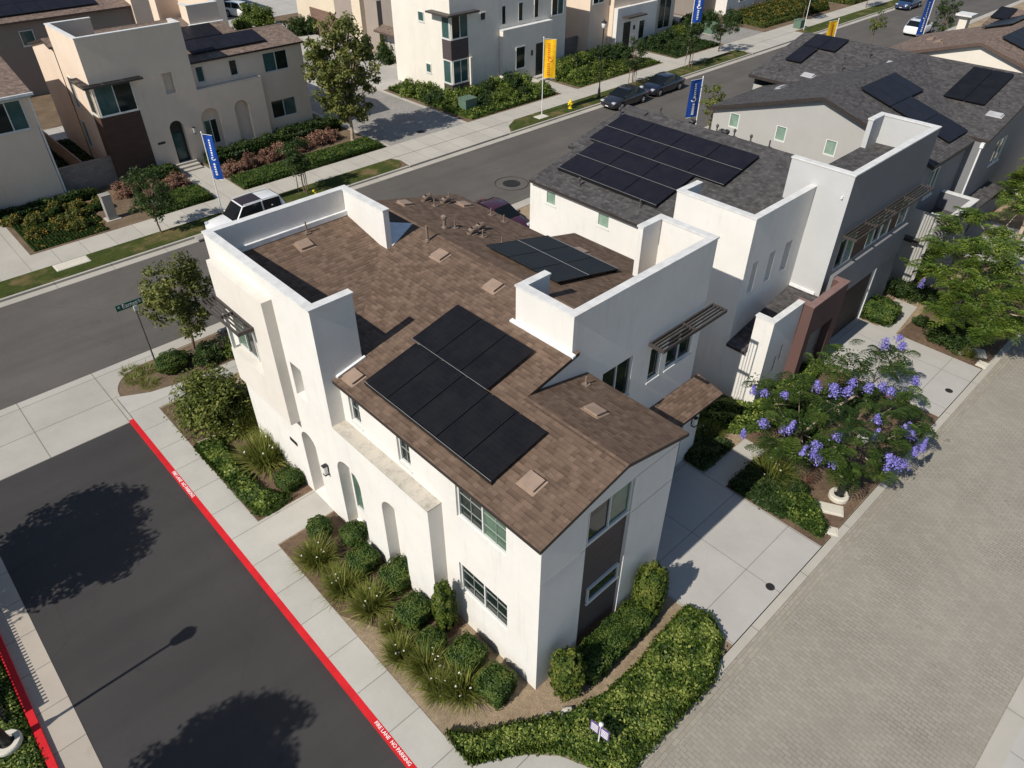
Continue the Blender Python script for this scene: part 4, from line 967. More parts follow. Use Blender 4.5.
# ---- cross gabled houses further along the alley
def plan_c(name, loc, label, wallm, roofm, dm, short=False):
    root = empty(name, loc, 0, label, 'house')
    zr = 8.42; yr = 9.45; s = .3; xr = 12.0
    wN = lambda x, y: zr-s*(y-yr); wS = lambda x, y: zr+s*(y-yr)
    mL = lambda x, y: zr-.245*(xr-x); mR = lambda x, y: zr-.245*(x-xr)
    yb = 12.0 if short else 17.0
    w = MB(); side = ('x', 0.0, -1)
    ww = [(8.2, 8.85, 5.5, 6.35), (11.15, 11.8, 5.5, 6.35), (14.15, 14.8, 5.5, 6.35)]
    wall(w, side, [(2.2, 0), (15.9, 0), (15.9, 6.45), (yr, 8.3), (3.4, 6.5), (3.4, 4.2), (2.2, 4.2)], [(rect(*k), .1) for k in ww])
    w.poly([(0, 15.9, 0), (6, 15.9, 0), (6, 15.9, 6.45), (0, 15.9, 6.45)]); w.poly([(6, 15.9, 0), (6, yb, 0), (6, yb, 6.3), (6, 15.9, 6.3)])
    w.poly([(6, yb, 0), (17, yb, 0), (17, yb, 7), (12, yb, 8.1), (6, yb, 6.7 if short else 6.9)]); w.poly([(17, 2.8, 0), (17, yb, 0), (17, yb, 7), (17, 2.8, 7)])
    w.build('wall', wallm, root)
    w = MB()
    wall(w, ('y', 3.4, -1), rect(0, 5.0, 0, 6.45), [(rect(.6, 1.7, 4.5, 6.0), .1)])
    wall(w, ('y', 2.8, -1), [(4.9, 0), (17, 0), (17, 7.0), (12, 8.25), (4.9, 6.55)], [(rect(8.0, 9.6, 4.4, 5.8), .1)])
    w.poly([(4.9, 2.8, 0), (4.9, 3.4, 0), (4.9, 3.4, 6.5), (4.9, 2.8, 6.5)])
    w.box(0.003, 1.6, 2.9, 3.6, 1.85, 4.1); w.box(.003, 1.853, 2.4, .24, 2.6, 4.1); w.box(3.36, 1.853, 2.9, 3.597, 3.38, 4.1)
    w.box(.0, 1.603, 0, 3.6, 1.7, 2.9)
    w.build('wall', dm, root)
    c = MB(); c.box(-.03, 1.57, 4.103, 3.63, 1.88, 4.16); c.box(-.03, 1.88, 4.103, .27, 2.63, 4.16); c.box(3.33, 1.88, 4.103, 3.63, 3.38, 4.16); c.build('parapet_cap', 'cap', root)
    r = MB()
    roof_slab(r, [(-.3, yr), (xr, yr), (5.7, 14.595), (5.7, 16.15), (-.3, 16.15)] if not short else [(-.3, yr), (xr, yr), (9.0, 11.9), (9.0, 16.15), (-.3, 16.15)], wN, 'x', .2)
    roof_slab(r, [(-.3, 3.15), (4.88, 3.15), (4.88, 3.64), (xr, yr), (-.3, yr)], wS, 'x', .2)
    roof_slab(r, [(4.9, 2.5), (xr, 2.5), (xr, yr), (4.9, 3.65)], mL, 'y', .18)
    roof_slab(r, [(xr, yr), (xr, 17.3), (5.7, 17.3), (5.7, 14.6)] if not short else [(xr, yr), (xr, 12.4), (9.0, 12.4), (9.0, 11.9)], mL, 'y', .18)
    roof_slab(r, [(xr, 2.5), (17.4, 2.5), (17.4, yb+.3), (xr, yb+.3)], mR, 'y', .18)
    roof_slab(r, [(-.3, 2.62), (.25, 2.62), (.25, 1.86), (3.35, 1.86), (3.35, 3.39), (-.3, 3.39)], lambda x, y: 2.75+.14*x, 'y', .16)
    roof_slab(r, [(3.65, 1.9), (9.6, 1.9), (9.6, 2.79), (3.65, 2.79)], lambda x, y: 3.1+.2*(y-2.8), 'x', .14)
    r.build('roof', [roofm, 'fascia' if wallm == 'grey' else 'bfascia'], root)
    for k in ww: window(root, side, *k, d=.06, cols=1, grid=False, glass=('glp',), w=.06, sill=False)
    window(root, ('y', 3.4, -1), .6, 1.7, 4.5, 6.0, d=.06, cols=2, grid=False, glass=('glb', 'gl')); window(root, ('y', 2.8, -1), 8.0, 9.6, 4.4, 5.8, d=.06, cols=2, grid=False, glass=('gl', 'glb'))
    b = MB(); b.tube((4.75, 2.72, .1), (4.75, 2.72, 6.3), .045, .045, 8); b.box(4.66, 2.62, 6.3, 4.84, 2.79, 6.55); b.build('downpipe', 'whitemetal', root)
    g = MB(); g.box(5.2, 2.74, .02, 9.4, 2.79, 2.5); g.build('garage_door', 'garb', root)
    return root, mL, wS, wN
h3, mL3, wS3, wN3 = plan_c('gabled_house', (30.5, 0, 0), 'pale grey gabled house with dark roof and three small square side windows', 'grey', 'greyroof', 'deepgrey')
def arr_y(root, x0, y0, nx, ny, px, py, fn, s, sy, mat):
    k = 1/math.sqrt(1+s*s)
    for i in range(nx):
        for j in range(ny): panel(root, (x0+i*px, y0+j*py, fn(0, y0+j*py)), (1, 0, 0), (0, k, sy*s*k), px, py/k, mat)
def arr_x(root, x0, y0, nx, ny, px, py, fn, s, mat):
    k = 1/math.sqrt(1+s*s)
    for i in range(nx):
        for j in range(ny): panel(root, (x0+i*px, y0+j*py, fn(x0+i*px, 0)), (k, 0, s*k), (0, 1, 0), px/k, py, mat)
arr_y(h3, 2.65, 7.12, 4, 1, 1.05, 1.85, wS3, .3, 1, 'solarb'); arr_y(h3, 2.65, 3.75, 2, 2, 1.25, 1.68, wS3, .3, 1, 'solarb')
arr_x(h3, 7.8, 4.1, 2, 2, 1.82, 1.1, mL3, .245, 'solar'); arr_x(h3, 8.0, 15.15, 1, 1, 2.0, 1.12, mL3, .245, 'solarb'); arr_x(h3, 10.05, 14.05, 1, 2, 1.7, 1.12, mL3, .245, 'solarb')
for x, y, f, h in ((4.2, 13.7, wN3, .3), (8.3, 12.6, mL3, .4), (9.2, 11.6, mL3, .3), (9.6, 13.2, mL3, .3), (10.4, 12.0, mL3, .4), (6.7, 15.9, mL3, .35), (8.3, 3.6, mL3, .3), (7.6, 3.9, mL3, .3)): vent_pipe(h3, x, y, f, h, .035, 'gvent', hood=h > .35)
for x, y, f, al in ((4.2, 14.2, wN3, 'x'), (7.0, 14.0, mL3, 'y'), (8.8, 10.7, mL3, 'y'), (7.3, 3.3, mL3, 'y'), (10.9, 15.9, mL3, 'y'), (10.2, 10.4, mL3, 'y')): flat_vent(h3, x, y, f, al, 'flash', .3, .7)
h4, mL4, wS4, wN4 = plan_c('gabled_house', (47.0, -1.75, .3), 'cream gabled house with weathered brown roof at the far end of the alley row', 'ivory', 'tanroof', 'tan', short=True)
arr_y(h4, 6.6, 9.9, 5, 1, 1.08, 1.8, wN4, .3, -1, 'solar'); arr_y(h4, 2.0, 7.3, 4, 1, 1.08, 1.8, wS4, .3, 1, 'solar'); arr_x(h4, 9.9, 11.2, 1, 1, 1.8, 1.15, mL4, .245, 'solar')
for x, y, f in ((1.6, 12.3, wN4), (2.2, 13.6, wN4), (4.2, 14.6, wN4)): vent_pipe(h4, x, y, f, .35)
for x, y in ((3.0, 13.0), (5.0, 14.2)): flat_vent(h4, x, y, wN4, 'x')
b = MB(); b.box(13.4, 14.8, 4.2, 14.1, 15.4, 7.2); b.build('parapet_wall', 'ivory', h4); b = MB(); b.box(13.1, 14.5, 7.203, 14.4, 15.7, 7.33); b.build('parapet_cap', 'cap', h4)

# ---- houses across the street
def boxhouse(name, label, parts, roofs, wins, extra=None, cat='house'):
    """a block house far off: parts = (x0,y0,x1,y1,z,mat,parapet)"""
    root = empty(name, (parts[0][0], parts[0][1], 0), 0, label, cat); ox, oy = parts[0][0], parts[0][1]
    for x0, y0, x1, y1, z, m, pp in parts:
        b = MB(); x0 -= ox; x1 -= ox; y0 -= oy; y1 -= oy
        if pp:
            b.box(x0, y0, 0, x1, y1, z-.8); t = .22; e = .003
            b.box(x0, y0, z-.8+e, x1, y0+t, z); b.box(x0, y1-t, z-.8+e, x1, y1, z); b.box(x0, y0+t, z-.8+e, x0+t, y1-t, z); b.box(x1-t, y0+t, z-.8+e, x1, y1-t, z)
            c = MB()
            for q in ((x0-.03, y0-.03, x1+.03, y0+t+.03), (x0-.03, y1-t-.03, x1+.03, y1+.03), (x0-.03, y0+t+.03, x0+t+.03, y1-t-.03), (x1-t-.03, y0+t+.03, x1+.03, y1-t-.03)): c.box(q[0], q[1], z+.003, q[2], q[3], z+.06)
            c.build('parapet_cap', 'cap', root)
        else: b.box(x0, y0, 0, x1, y1, z)
        b.build('wall', m, root)
    for pts, fn, al, m in roofs:
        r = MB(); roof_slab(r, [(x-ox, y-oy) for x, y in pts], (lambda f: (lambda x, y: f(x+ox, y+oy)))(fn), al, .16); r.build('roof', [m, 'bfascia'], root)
    for spec, u0, u1, z0, z1, cols, g in wins:
        ax, c, s = spec; sp = (ax, c-(ox if ax == 'x' else oy), s); k = oy if ax == 'x' else ox
        window(root, sp, u0-k, u1-k, z0, z1, d=-.01, cols=cols, grid=False, glass=g, w=.06)
    return root, ox, oy
def addbox(root, o, name, mat, *bx):
    b = MB(); b.box(bx[0]-o[0], bx[1]-o[1], bx[2], bx[3]-o[0], bx[4]-o[1], bx[5]); return b.build(name, mat, root)
h6, *o6 = boxhouse('stucco_house', 'beige stucco house cut by the left edge, wide window over a blank wall', [(-12, 44.9, 1.5, 58, 6.7, 'tan', 0), (-9, 43.9, -2.9, 44.89, 3.2, 'greige', 0)],
    [([(-12.3, 44.6), (1.8, 44.6), (1.8, 51.5), (-12.3, 51.5)], lambda x, y: 6.8+.25*(y-44.6), 'x', 'tanroof'), ([(-12.3, 51.5), (1.8, 51.5), (1.8, 58.4), (-12.3, 58.4)], lambda x, y: 8.52-.25*(y-51.5), 'x', 'tanroof')],
    [(('y', 44.9, -1), -1.6, 1.1, 4.75, 6.5, 3, ('glt', 'gl', 'glt'))])
addbox(h6, o6, 'window_surround', 'bluewhite', -2.2, 44.7, 6.52, 1.72, 44.89, 6.7); addbox(h6, o6, 'gutter', 'whitemetal', -12.3, 44.45, 6.68, 1.85, 44.58, 6.82); addbox(h6, o6, 'downpipe', 'whitemetal', 1.55, 44.92, .1, 1.65, 45.02, 6.6)
w_ = MB(); w_.box(1.55, 45.4, 0, 5.05, 45.62, 1.72); w_.box(1.55, 45.38, 1.725, 5.05, 45.64, 1.82); tag(w_.build('garden_wall', 'block'), 'low concrete block wall closing the gap between the beige house and the tan arched house', 'wall')
w_ = MB(); w_.box(3.3, 45.7, 0, 3.38, 56, 1.75); tag(w_.build('yard_fence', 'taupe'), 'thin side yard fence running back from the block wall between two houses', 'fence')

WG = ('gl', 'glt')
h8, *o8 = boxhouse('modern_house', 'white modern house with charcoal corner window bay behind the yellow flag', [(33.4, 43.8, 38.9, 52, 10.2, 'offwhite', 1), (38.91, 43.86, 47.6, 52, 8.6, 'offwhite', 1), (38.95, 43.3, 45.2, 43.85, 4.75, 'offwhite', 0), (36.4, 52.01, 47, 58, 7, 'greige', 0)],
    [([(35.9, 51.9), (47.2, 51.9), (47.2, 58.2), (35.9, 58.2)], lambda x, y: 7.1+.2*(x-36), 'y', 'tanroof'), ([(35.2, 52.02), (36.39, 52.02), (36.39, 58), (35.2, 58)], lambda x, y: 3.1+.3*(x-35.2), 'y', 'tanroof')],
    [(('y', 43.8, -1), 33.5, 35.3, 4.85, 6.65, 2, WG), (('x', 33.4, -1), 43.9, 44.9, 4.85, 6.65, 1, ('glt',)), (('y', 43.8, -1), 33.5, 35.2, 1.25, 3.15, 2, ('glt', 'glt')), (('x', 33.4, -1), 43.9, 44.9, 1.25, 3.15, 1, ('glt',)),
     (('y', 43.8, -1), 36.7, 37.35, 5.85, 6.5, 1, ('gl',)), (('x', 33.4, -1), 47.3, 48.1, 5.7, 6.5, 1, ('glt',)), (('x', 33.4, -1), 46.7, 47.4, 1.6, 2.4, 1, ('glt',)), (('y', 43.86, -1), 39.25, 39.8, 5.15, 6.7, 1, ('gl',)), (('y', 43.86, -1), 41.3, 41.9, 5.15, 6.7, 1, ('gl',)), (('y', 43.86, -1), 43.3, 43.9, 5.15, 6.7, 1, ('gl',)), (('y', 43.86, -1), 45.6, 47.2, 5.0, 6.7, 2, WG), (('y', 43.3, -1), 40.5, 41.7, 1.3, 3.2, 1, ('gl',))])
addbox(h8, o8, 'siding_panel', 'dsid', 33.36, 43.76, 3.2, 35.3, 44.95, 4.78); addbox(h8, o8, 'siding_panel', 'dsid', 33.36, 43.76, .2, 35.3, 44.95, 1.2); addbox(h8, o8, 'awning', 'bronze', 32.7, 43.2, 6.72, 36.2, 46.2, 6.85); addbox(h8, o8, 'column', 'ivory', 35.3, 43.55, 0, 35.55, 43.79, 3.2)
addbox(h8, o8, 'front_door', 'black', 43.1, 43.26, .3, 44.1, 43.295, 3.1); addbox(h8, o8, 'door_step', 'walkx', 42.6, 42.2, 0, 44.6, 43.29, .16); addbox(h8, o8, 'door_step', 'walkx', 42.7, 42.7, .163, 44.5, 43.29, .3); addbox(h8, o8, 'garage_door', 'garw', 36.33, 52.6, .02, 36.39, 57.4, 2.7); addbox(h8, o8, 'ledge', 'cap', 38.93, 43.26, 4.755, 45.23, 43.855, 4.84); addbox(h8, o8, 'wall_lantern', 'black', 42.45, 43.18, 2.2, 42.6, 43.295, 2.65)
w_ = MB(); w_.box(47.65, 46.4, 0, 52.3, 46.62, 1.75); w_.box(47.65, 46.37, 1.755, 52.3, 46.65, 1.86); tag(w_.build('garden_wall', 'block'), 'dark block wall between the white modern house and the cream house with white entry', 'wall')
h10, *o10 = boxhouse('cream_house', 'cream house with a white entry surround and small dark canopy behind the street lamp', [(52.35, 45.0, 55.3, 56, 7.6, 'tan', 0), (55.31, 44.4, 62.4, 56, 8.4, 'tan', 1), (62.41, 44.9, 66.5, 56, 7.4, 'cream', 0), (55.4, 43.9, 61.9, 44.39, 4.3, 'white', 0)],
    [([(52, 44.8), (55.3, 44.8), (55.3, 56.3), (52, 56.3)], lambda x, y: 7.7+.23*(x-52), 'y', 'tanroof')],
    [(('y', 45.0, -1), 52.7, 54.4, 4.9, 6.5, 2, WG), (('y', 44.4, -1), 57.0, 59.0, 5.2, 6.7, 2, WG), (('y', 43.9, -1), 59.0, 60.0, .9, 2.75, 1, ('gl',)), (('y', 44.9, -1), 63.6, 65.8, 1.0, 4.4, 2, ('gl', 'gl')), (('x', 52.35, -1), 47, 48, 5.3, 6.6, 1, ('glt',))])
addbox(h10, o10, 'front_door', 'black', 56.5, 43.86, .2, 57.6, 43.895, 2.85); addbox(h10, o10, 'awning', 'bronze', 56.2, 43.1, 3.35, 59.3, 43.88, 3.48); addbox(h10, o10, 'wall_lantern', 'black', 58.15, 43.78, 2.0, 58.3, 43.895, 2.4); addbox(h10, o10, 'door_step', 'walkx', 56.2, 43.1, 0, 58.4, 43.85, .15)
h11, *o11 = boxhouse('white_house', 'white house at the top, right of the flag by the cream house', [(79.6, 46.4, 86.0, 57, 8, 'white', 1), (86.01, 46.9, 96, 57, 8, 'tan', 1), (76, 48, 79.59, 57, 7, 'greige', 0)], [], [(('y', 46.4, -1), 82.3, 84.0, 1.2, 3.0, 2, WG), (('y', 46.9, -1), 88, 90, 1.2, 3.0, 2, WG)])
boxhouse('pale_house', 'pale house at the top edge behind the orange flowering shrubs', [(98, 46.8, 112, 58, 8, 'ivory', 1)], [], [(('y', 46.8, -1), 100, 102, 1.2, 3, 2, WG)])
h7, *o7 = boxhouse('rear_house', 'house with dark solar array on its roof in the top left corner of the photo', [(-8, 70, 17, 82, 5.9, 'greige', 0), (17.02, 69.4, 24, 80, 7.6, 'tan', 0), (24.02, 70, 26, 80, 7, 'ivory', 0)], [([(-8.4, 69.6), (17.2, 69.6), (17.2, 76), (-8.4, 76)], lambda x, y: 6.0+.24*(y-69.6), 'x', 'tanroof'), ([(-8.4, 76), (17.2, 76), (17.2, 82.4), (-8.4, 82.4)], lambda x, y: 7.536-.24*(y-76), 'x', 'tanroof')], [(('y', 70, -1), 7.4, 8.5, 4.0, 5.2, 1, ('glt',))])
arr_y(h7, 12.0, .55, 7, 2, 1.5, 2.0, lambda x, y: 6.0+.24*(y+.4), .24, 1, 'solarb')
h12, *o12 = boxhouse('garage_house', 'house with pale garage door behind the parked white crossover at the top left', [(28.3, 88.3, 33.4, 100, 6.5, 'greige', 0), (24.5, 86, 28.28, 100, 7.5, 'ivory', 1)], [], [])
addbox(h12, o12, 'garage_door', 'garw', 28.6, 88.23, .02, 32.9, 88.29, 2.6)
h9, *o9 = boxhouse('brown_house', 'cream and brown house with brown garage door behind the big plane tree', [(37.4, 64.5, 47, 76.5, 8, 'cream', 0), (37.1, 62.9, 47, 64.48, 8, 'cream', 0), (37.6, 60.6, 47, 62.88, 5.0, 'taupe', 0)], [], [(('x', 37.1, -1), 63.2, 64.2, 5.0, 6.2, 1, ('gl',))])
addbox(h9, o9, 'garage_door', 'garbr', 37.32, 68.4, .02, 37.39, 73.6, 2.7); addbox(h9, o9, 'siding_panel', 'taupe', 37.3, 64.6, 0, 37.395, 68.2, 7.9)

# ------------------------------------------------------------------ vehicles
cp = {k: plain('paint_'+k, c, .22, .6, 0, .03) for k, c in dict(white=(.8, .8, .79), navy=(.012, .016, .03), charcoal=(.02, .021, .026), maroon=(.05, .012, .02), blue=(.02, .045, .12), offwhite=(.72, .72, .7)).items()}
darkroof = plain('purple_black_roof', (.035, .025, .03), .35, .5)
for k in cp.values():
    k.node_tree.nodes['Principled BSDF'].inputs['Coat Weight'].default_value = .8
make_car('off_roader', (8.3, 33.05, -.12), R(180), 'white boxy off-roader with dark sunroof parked along the far kerb', cp['white'], 4.85, 1.95, 1.87, 'suv', darkroof, 'car')
make_car('sedan', (43.7, 32.85, -.12), R(180), 'charcoal sedan parked right beside the street lamp base', cp['charcoal'], 4.8, 1.83, 1.45, 'sedan')
make_car('sedan', (49.15, 32.95, -.12), R(180), 'dark navy sedan parked behind the charcoal sedan', cp['navy'], 4.8, 1.83, 1.47, 'sedan')
make_car('car', (19.6, 23.0, -.12), R(-90), 'maroon car half hidden behind the brown roof ridge of the corner house', cp['maroon'], 4.6, 1.8, 1.46, 'sedan')
make_car('crossover', (35.2, 86.6, .02), R(-70), 'white crossover parked by the pale garage door at the top of the photo', cp['offwhite'], 4.6, 1.85, 1.65, 'suv')
make_car('car', (101.5, 33.0, -.12), R(180), 'blue car parked by the kerb at the top edge of the photo', cp['blue'], 4.6, 1.8, 1.45, 'sedan')
make_car('crossover', (88.5, 26.2, -.12), R(0), 'white car behind the small tree and blue flag at the top right', cp['white'], 4.6, 1.85, 1.65, 'suv', darkroof)

# ------------------------------------------------------------------ street furniture
def text_mesh(body, size, depth=.004):
    c = bpy.data.curves.new('lettering', 'FONT'); c.body = body; c.size = size; c.extrude = depth; c.align_x = 'CENTER'; c.align_y = 'CENTER'; c.offset = size*.012
    o = bpy.data.objects.new('lettering', c); COL.objects.link(o); bpy.context.view_layer.update()
    me = bpy.data.meshes.new_from_object(o.evaluated_get(bpy.context.evaluated_depsgraph_get())); bpy.data.objects.remove(o); bpy.data.curves.remove(c); return me
def lettering(name, body, size, mat, parent, mtx, sx=1):
    me = text_mesh(body, size); me.materials.clear(); me.materials.append(M[mat]); o = link(name, me, parent); o.matrix_local = mtx @ Matrix.Diagonal((sx, 1, 1, 1)); return o
kt = lettering('kerb_lettering', 'FIRE LANE  NO PARKING', .145, 'whitepaint', None, Matrix.Translation((-3.925, 1.6, .0145)) @ Matrix.Rotation(R(-90), 4, 'Z'))
tag(kt, 'white stencilled fire lane lettering on the red kerb at the bottom of the photo', 'lettering')
k2 = lettering('kerb_lettering', 'FIRE LANE  NO PARKING', .17, 'whitepaint', None, Matrix.Translation((-3.93, 14.95, .0145)) @ Matrix.Rotation(R(-90), 4, 'Z'), .95)
tag(k2, 'worn white stencilled lettering on the red kerb beside the leafy corner bed', 'lettering')

def street_lamp(loc, label, h=4.3, ring=True):
    root = empty('street_lamp', loc, 0, label, 'street lamp')
    b = MB(); b.lathe((0, 0, 0), [(.2, 0), (.2, .1), (.13, .18), (.11, .75), (.065, .95), (.05, 1.0), (.045, h-.75), (.07, h-.72), (.05, h-.66)], 14); b.build('pole', 'black', root, smooth=False)
    b = MB(); b.lathe((0, 0, h-.68), [(.1, 0), (.17, .06), (.21, .36), (.2, .42)], 14); b.build('lamp_globe', 'lampglass', root, smooth=True)
    b = MB(); b.lathe((0, 0, h-.26), [(.24, 0), (.2, .07), (.09, .16), (.03, .18), (.025, .28)], 14); b.build('lamp_cap', 'black', root)
    if ring: b = MB(); b.lathe((0, 0, -.2), [(.36, 0), (.36, .36), (.33, .4), (.2, .4), (.19, .3)], 28); b.build('concrete_base', 'stone', root)
    return root
street_lamp((42.96, 35.2, 0), 'black post lamp with white lantern beside the two dark sedans', 6.4, False)
street_lamp((13.5, -2.4, 0), 'black lamp post in a round concrete base under the purple flowering tree', 3.5)
street_lamp((-11.55, 8.75, 0), 'black lamp post in a round concrete base at the bottom left edge', 4.75)

# street name sign
root = empty('street_sign', (-1.6, 23.1, 0), 0, 'green street name sign on a thin dark post by the corner island', 'street sign')
b = MB(); b.tube((0, 0, -.1), (0, 0, 2.95), .038, .038, 10); b.build('post', 'galv', root)
b = MB(); b.prism([(-.05, -.06), (.12, -.03), (.12, .03), (-.05, .06)], 2.95, 3.2); b.build('bracket', 'whitemetal', root)
b = MB(); b.box(-.72, -.012, 3.18, .38, .012, 3.46); b.build('sign_plate', 'sgreen', root)
RX = Matrix.Rotation(R(90), 4, 'X')
lettering('lettering', 'Eames', .26, 'whitepaint', root, Matrix.Translation((-.14, -.018, 3.33)) @ RX)
lettering('lettering', '<', .2, 'whitepaint', root, Matrix.Translation((-.6, -.018, 3.34)) @ RX); lettering('lettering', 'St', .17, 'whitepaint', root, Matrix.Translation((.27, -.018, 3.34)) @ RX)

def flag(loc, h, bw, bh, col, ink, label, rz, side=1):
    root = empty('banner_flag', loc, rz, label, 'flag')
    b = MB(); b.tube((0, 0, -.1), (0, 0, h), .035, .03, 8); b.lathe((0, 0, h), [(.05, 0), (.05, .06), (.01, .1)], 8); b.build('pole', 'whitemetal', root)
    b = MB(); b.tube((0, 0, h-.06), (side*bw*1.06, 0, h-.1), .014); b.tube((0, 0, h-bh-.12), (side*bw*1.06, 0, h-bh-.14), .014); b.build('arm', 'whitemetal', root)
    n = 7; b = MB()
    def S(u, v): return (side*(.05+u*bw), .05*math.sin(u*5+v*3), h-.1-v*bh)
    for d in (0, .008):
        for i in range(n):
            for j in range(n):
                q = [S(i/n, j/n), S((i+1)/n, j/n), S((i+1)/n, (j+1)/n), S(i/n, (j+1)/n)]; b.poly([(x, y+d, z) for x, y, z in q])
    f = b.build('banner', col, root, smooth=True)
    # vertical printed word strokes and a loop emblem, too small to read in the photo
    rr = random.Random(len(label)); p = MB()
    def S2(u, v, o): x, y, z = S(u, v); return (x, y+o, z)
    for o in (-.012, .02):
        v = .1
        while v < .9:
            l = rr.uniform(.025, .045)
            if not .46 < v < .58:
                a, c = (.4, .6) if ink != 'orange' else (.3, .52); p.poly([S2(a, v, o), S2(c, v, o), S2(c, v+l, o), S2(a, v+l, o)])
            v += l+.02
        for k in range(14):
            t0, t1 = 6.283*k/14*.8, 6.283*(k+1)/14*.8
            P = lambda t, r_: S2(.55+r_*math.cos(t)*.5, .52+r_*.22*math.sin(t)*bw/bh*1.6, o); p.poly([P(t0, .3), P(t1, .3), P(t1, .5), P(t0, .5)])
    p.build('printed_mark', ink, f); return root
flag((7.93, 36.0, 0), 5.1, .62, 2.7, 'blue', 'whitepaint', 'blue banner flag on white pole in front of the tan arched house', R(-55))
flag((36.2, 35.6, 0), 5.95, .95, 2.9, 'yellow', 'orange', 'tall yellow banner flag on white pole in front of the white modern house', R(-42))
flag((57.1, 36.1, 0), 6.9, .85, 2.8, 'blue', 'whitepaint', 'blue banner flag beside the cream house, cut by the top edge', R(-40))
flag((38.9, 22.3, 0), 5.15, .95, 2.6, 'blue', 'whitepaint', 'blue banner flag standing behind the charcoal roof of the white townhouse', R(-20), -1)
flag((58.3, 22.3, 0), 6.2, .95, 2.6, 'yellow', 'orange', 'small yellow banner flag just above the dark roof peak of the grey gabled house', R(-20), -1)
flag((79.0, 22.3, 0), 5.4, .95, 3.4, 'blue', 'whitepaint', 'blue banner flag leaning by the white car at the top right', R(-20), -1)
b = MB(); b.tube((0, 0, 0), (0, 0, 5.2), .035, .03, 8); tag(b.build('flag_pole', 'whitemetal', loc=(79.6, 35.7, 0)), 'bare white pole on the grass verge beyond the second side lane', 'pole')

root = empty('fire_hydrant', (39.05, 35.0, .02), 0, 'yellow fire hydrant on the far grass verge near the lamp', 'hydrant')
b = MB(); b.lathe((0, 0, 0), [(.18, 0), (.18, .05), (.12, .07), (.115, .5), (.15, .52), (.15, .57), (.12, .6), (.08, .72), (.03, .76), (.03, .82)], 14); b.build('barrel', 'hyd', root)
for s in (-1, 1): b = MB(); b.tube((0, s*.1, .42), (0, s*.22, .42), .055); b.tube((0, s*.22, .42), (0, s*.25, .42), .07); b.build('nozzle', 'hyd', root)
b = MB(); b.tube((-.1, 0, .4), (-.22, 0, .4), .07); b.tube((-.22, 0, .4), (-.25, 0, .4), .085); b.build('nozzle', 'hyd', root)
root = empty('marker_post', (13.74, 34.19, .02), 0, 'short yellow marker post on the verge behind the white parapet', 'post'); b = MB(); b.tube((0, 0, 0), (-.2, .1, .36), .06, .055, 10); b.lathe((-.2, .1, .33), [(.08, 0), (.08, .08), (.02, .11)], 10); b.build('post', 'hyd', root)
def cabinet(name, loc, w, d, h, mat, label, cat, lid=.05):
    root = empty(name, loc, 0, label, cat); b = MB(); b.box(-w/2, -d/2, .05, w/2, d/2, h); b.build('body', mat, root, bevel=.02)
    b = MB(); b.box(-w/2-lid, -d/2-lid, h+.003, w/2+lid, d/2+lid, h+.06); b.build('lid', mat, root, bevel=.015); b = MB(); b.box(-w/2-.15, -d/2-.15, -.05, w/2+.15, d/2+.15, .045); b.build('pad', 'walkx', root); return root
cabinet('transformer', (32.4, 40.7, 0), 1.25, 1.0, 1.0, 'boxgreen', 'green electrical transformer box among the shrubs by the side lane', 'transformer')
cabinet('transformer', (80.2, 36.7, 0), 1.0, .9, .9, 'boxgreen', 'green utility box near the bare white pole', 'utility box')
cabinet('transformer', (70.6, 42.3, 0), 1.4, 1.1, 1.0, 'boxgreen', 'green utility box beside the second side lane', 'utility box')
cabinet('mailbox_pillar', (2.6, 40.0, 0), .55, .5, 1.55, 'boxgrey', 'grey rectangular pillar box between the flower bed and the staked tree', 'pillar', .03)
b = MB(); b.box(-.2, -.012, 1.15, .0, 0, 1.35); 
def disc(name, loc, r, label, cat, ring=0):
    root = empty(name, loc, 0, label, cat); b = MB(); b.lathe((0, 0, 0), [(r, 0), (r, .006), (r*.86, .012), (r*.84, .008)], 26)
    for k in range(-3, 4):
        w = math.sqrt(max(0, (.8*r)**2-(k*r*.22)**2)); b.box(-w, k*r*.22-.012, .0075, w, k*r*.22+.012, .014)
    b.build('cover', 'iron', root)
    if ring: b = MB(); [b.tube((ring*math.cos(6.283*k/40), ring*math.sin(6.283*k/40), .003), (ring*math.cos(6.283*(k+1)/40), ring*math.sin(6.283*(k+1)/40), .003), .03, .03, 5) for k in range(40)]; b.build('collar', 'lane', root)
    return root
disc('manhole_cover', (24.68, 27.12, -.118), .62, 'round manhole cover with a pale ring in the main street', 'manhole', 1.15)
disc('drain_cover', (8.12, -2.78, .015), .15, 'small round black drain cover in the near driveway', 'drain'); disc('drain_cover', (23.01, -2.71, .015), .16, 'small round black drain cover in the second driveway', 'drain')
disc('drain_cover', (26.17, 39.21, .014), .33, 'dark round cover in the side lane', 'drain')
def lidbox(px, label, w=.55, d=.38, mat='stone', z=.03, rz=0):
    root = empty('utility_vault', (*px, 0), rz, label, 'vault lid'); b = MB(); b.box(-w/2, -d/2, -.05, w/2, d/2, z+.02); b.build('lid', mat, root, bevel=.01)
    b = MB(); b.box(-w/2-.05, -d/2-.05, -.06, w/2+.05, d/2+.05, z); b.build('collar', mat, root); return root
lidbox((12.69, -2.42), 'pale rectangular vault lid beside the round lamp base', .95, .42, 'stone', .05, R(-62)); lidbox((11.75, -2.95), 'small pale vault lid near the alley kerb by the lamp base', .5, .3, 'stone', .04, R(-62)); lidbox((26.71, -2.29), 'pale rounded stone lid in the mulch of the right hand bed', 1.1, .55, 'stone', .1, R(-60)); lidbox((26.09, -3.00), 'small stone lid at the kerb corner of the right hand bed', .4, .35, 'stone', .06)
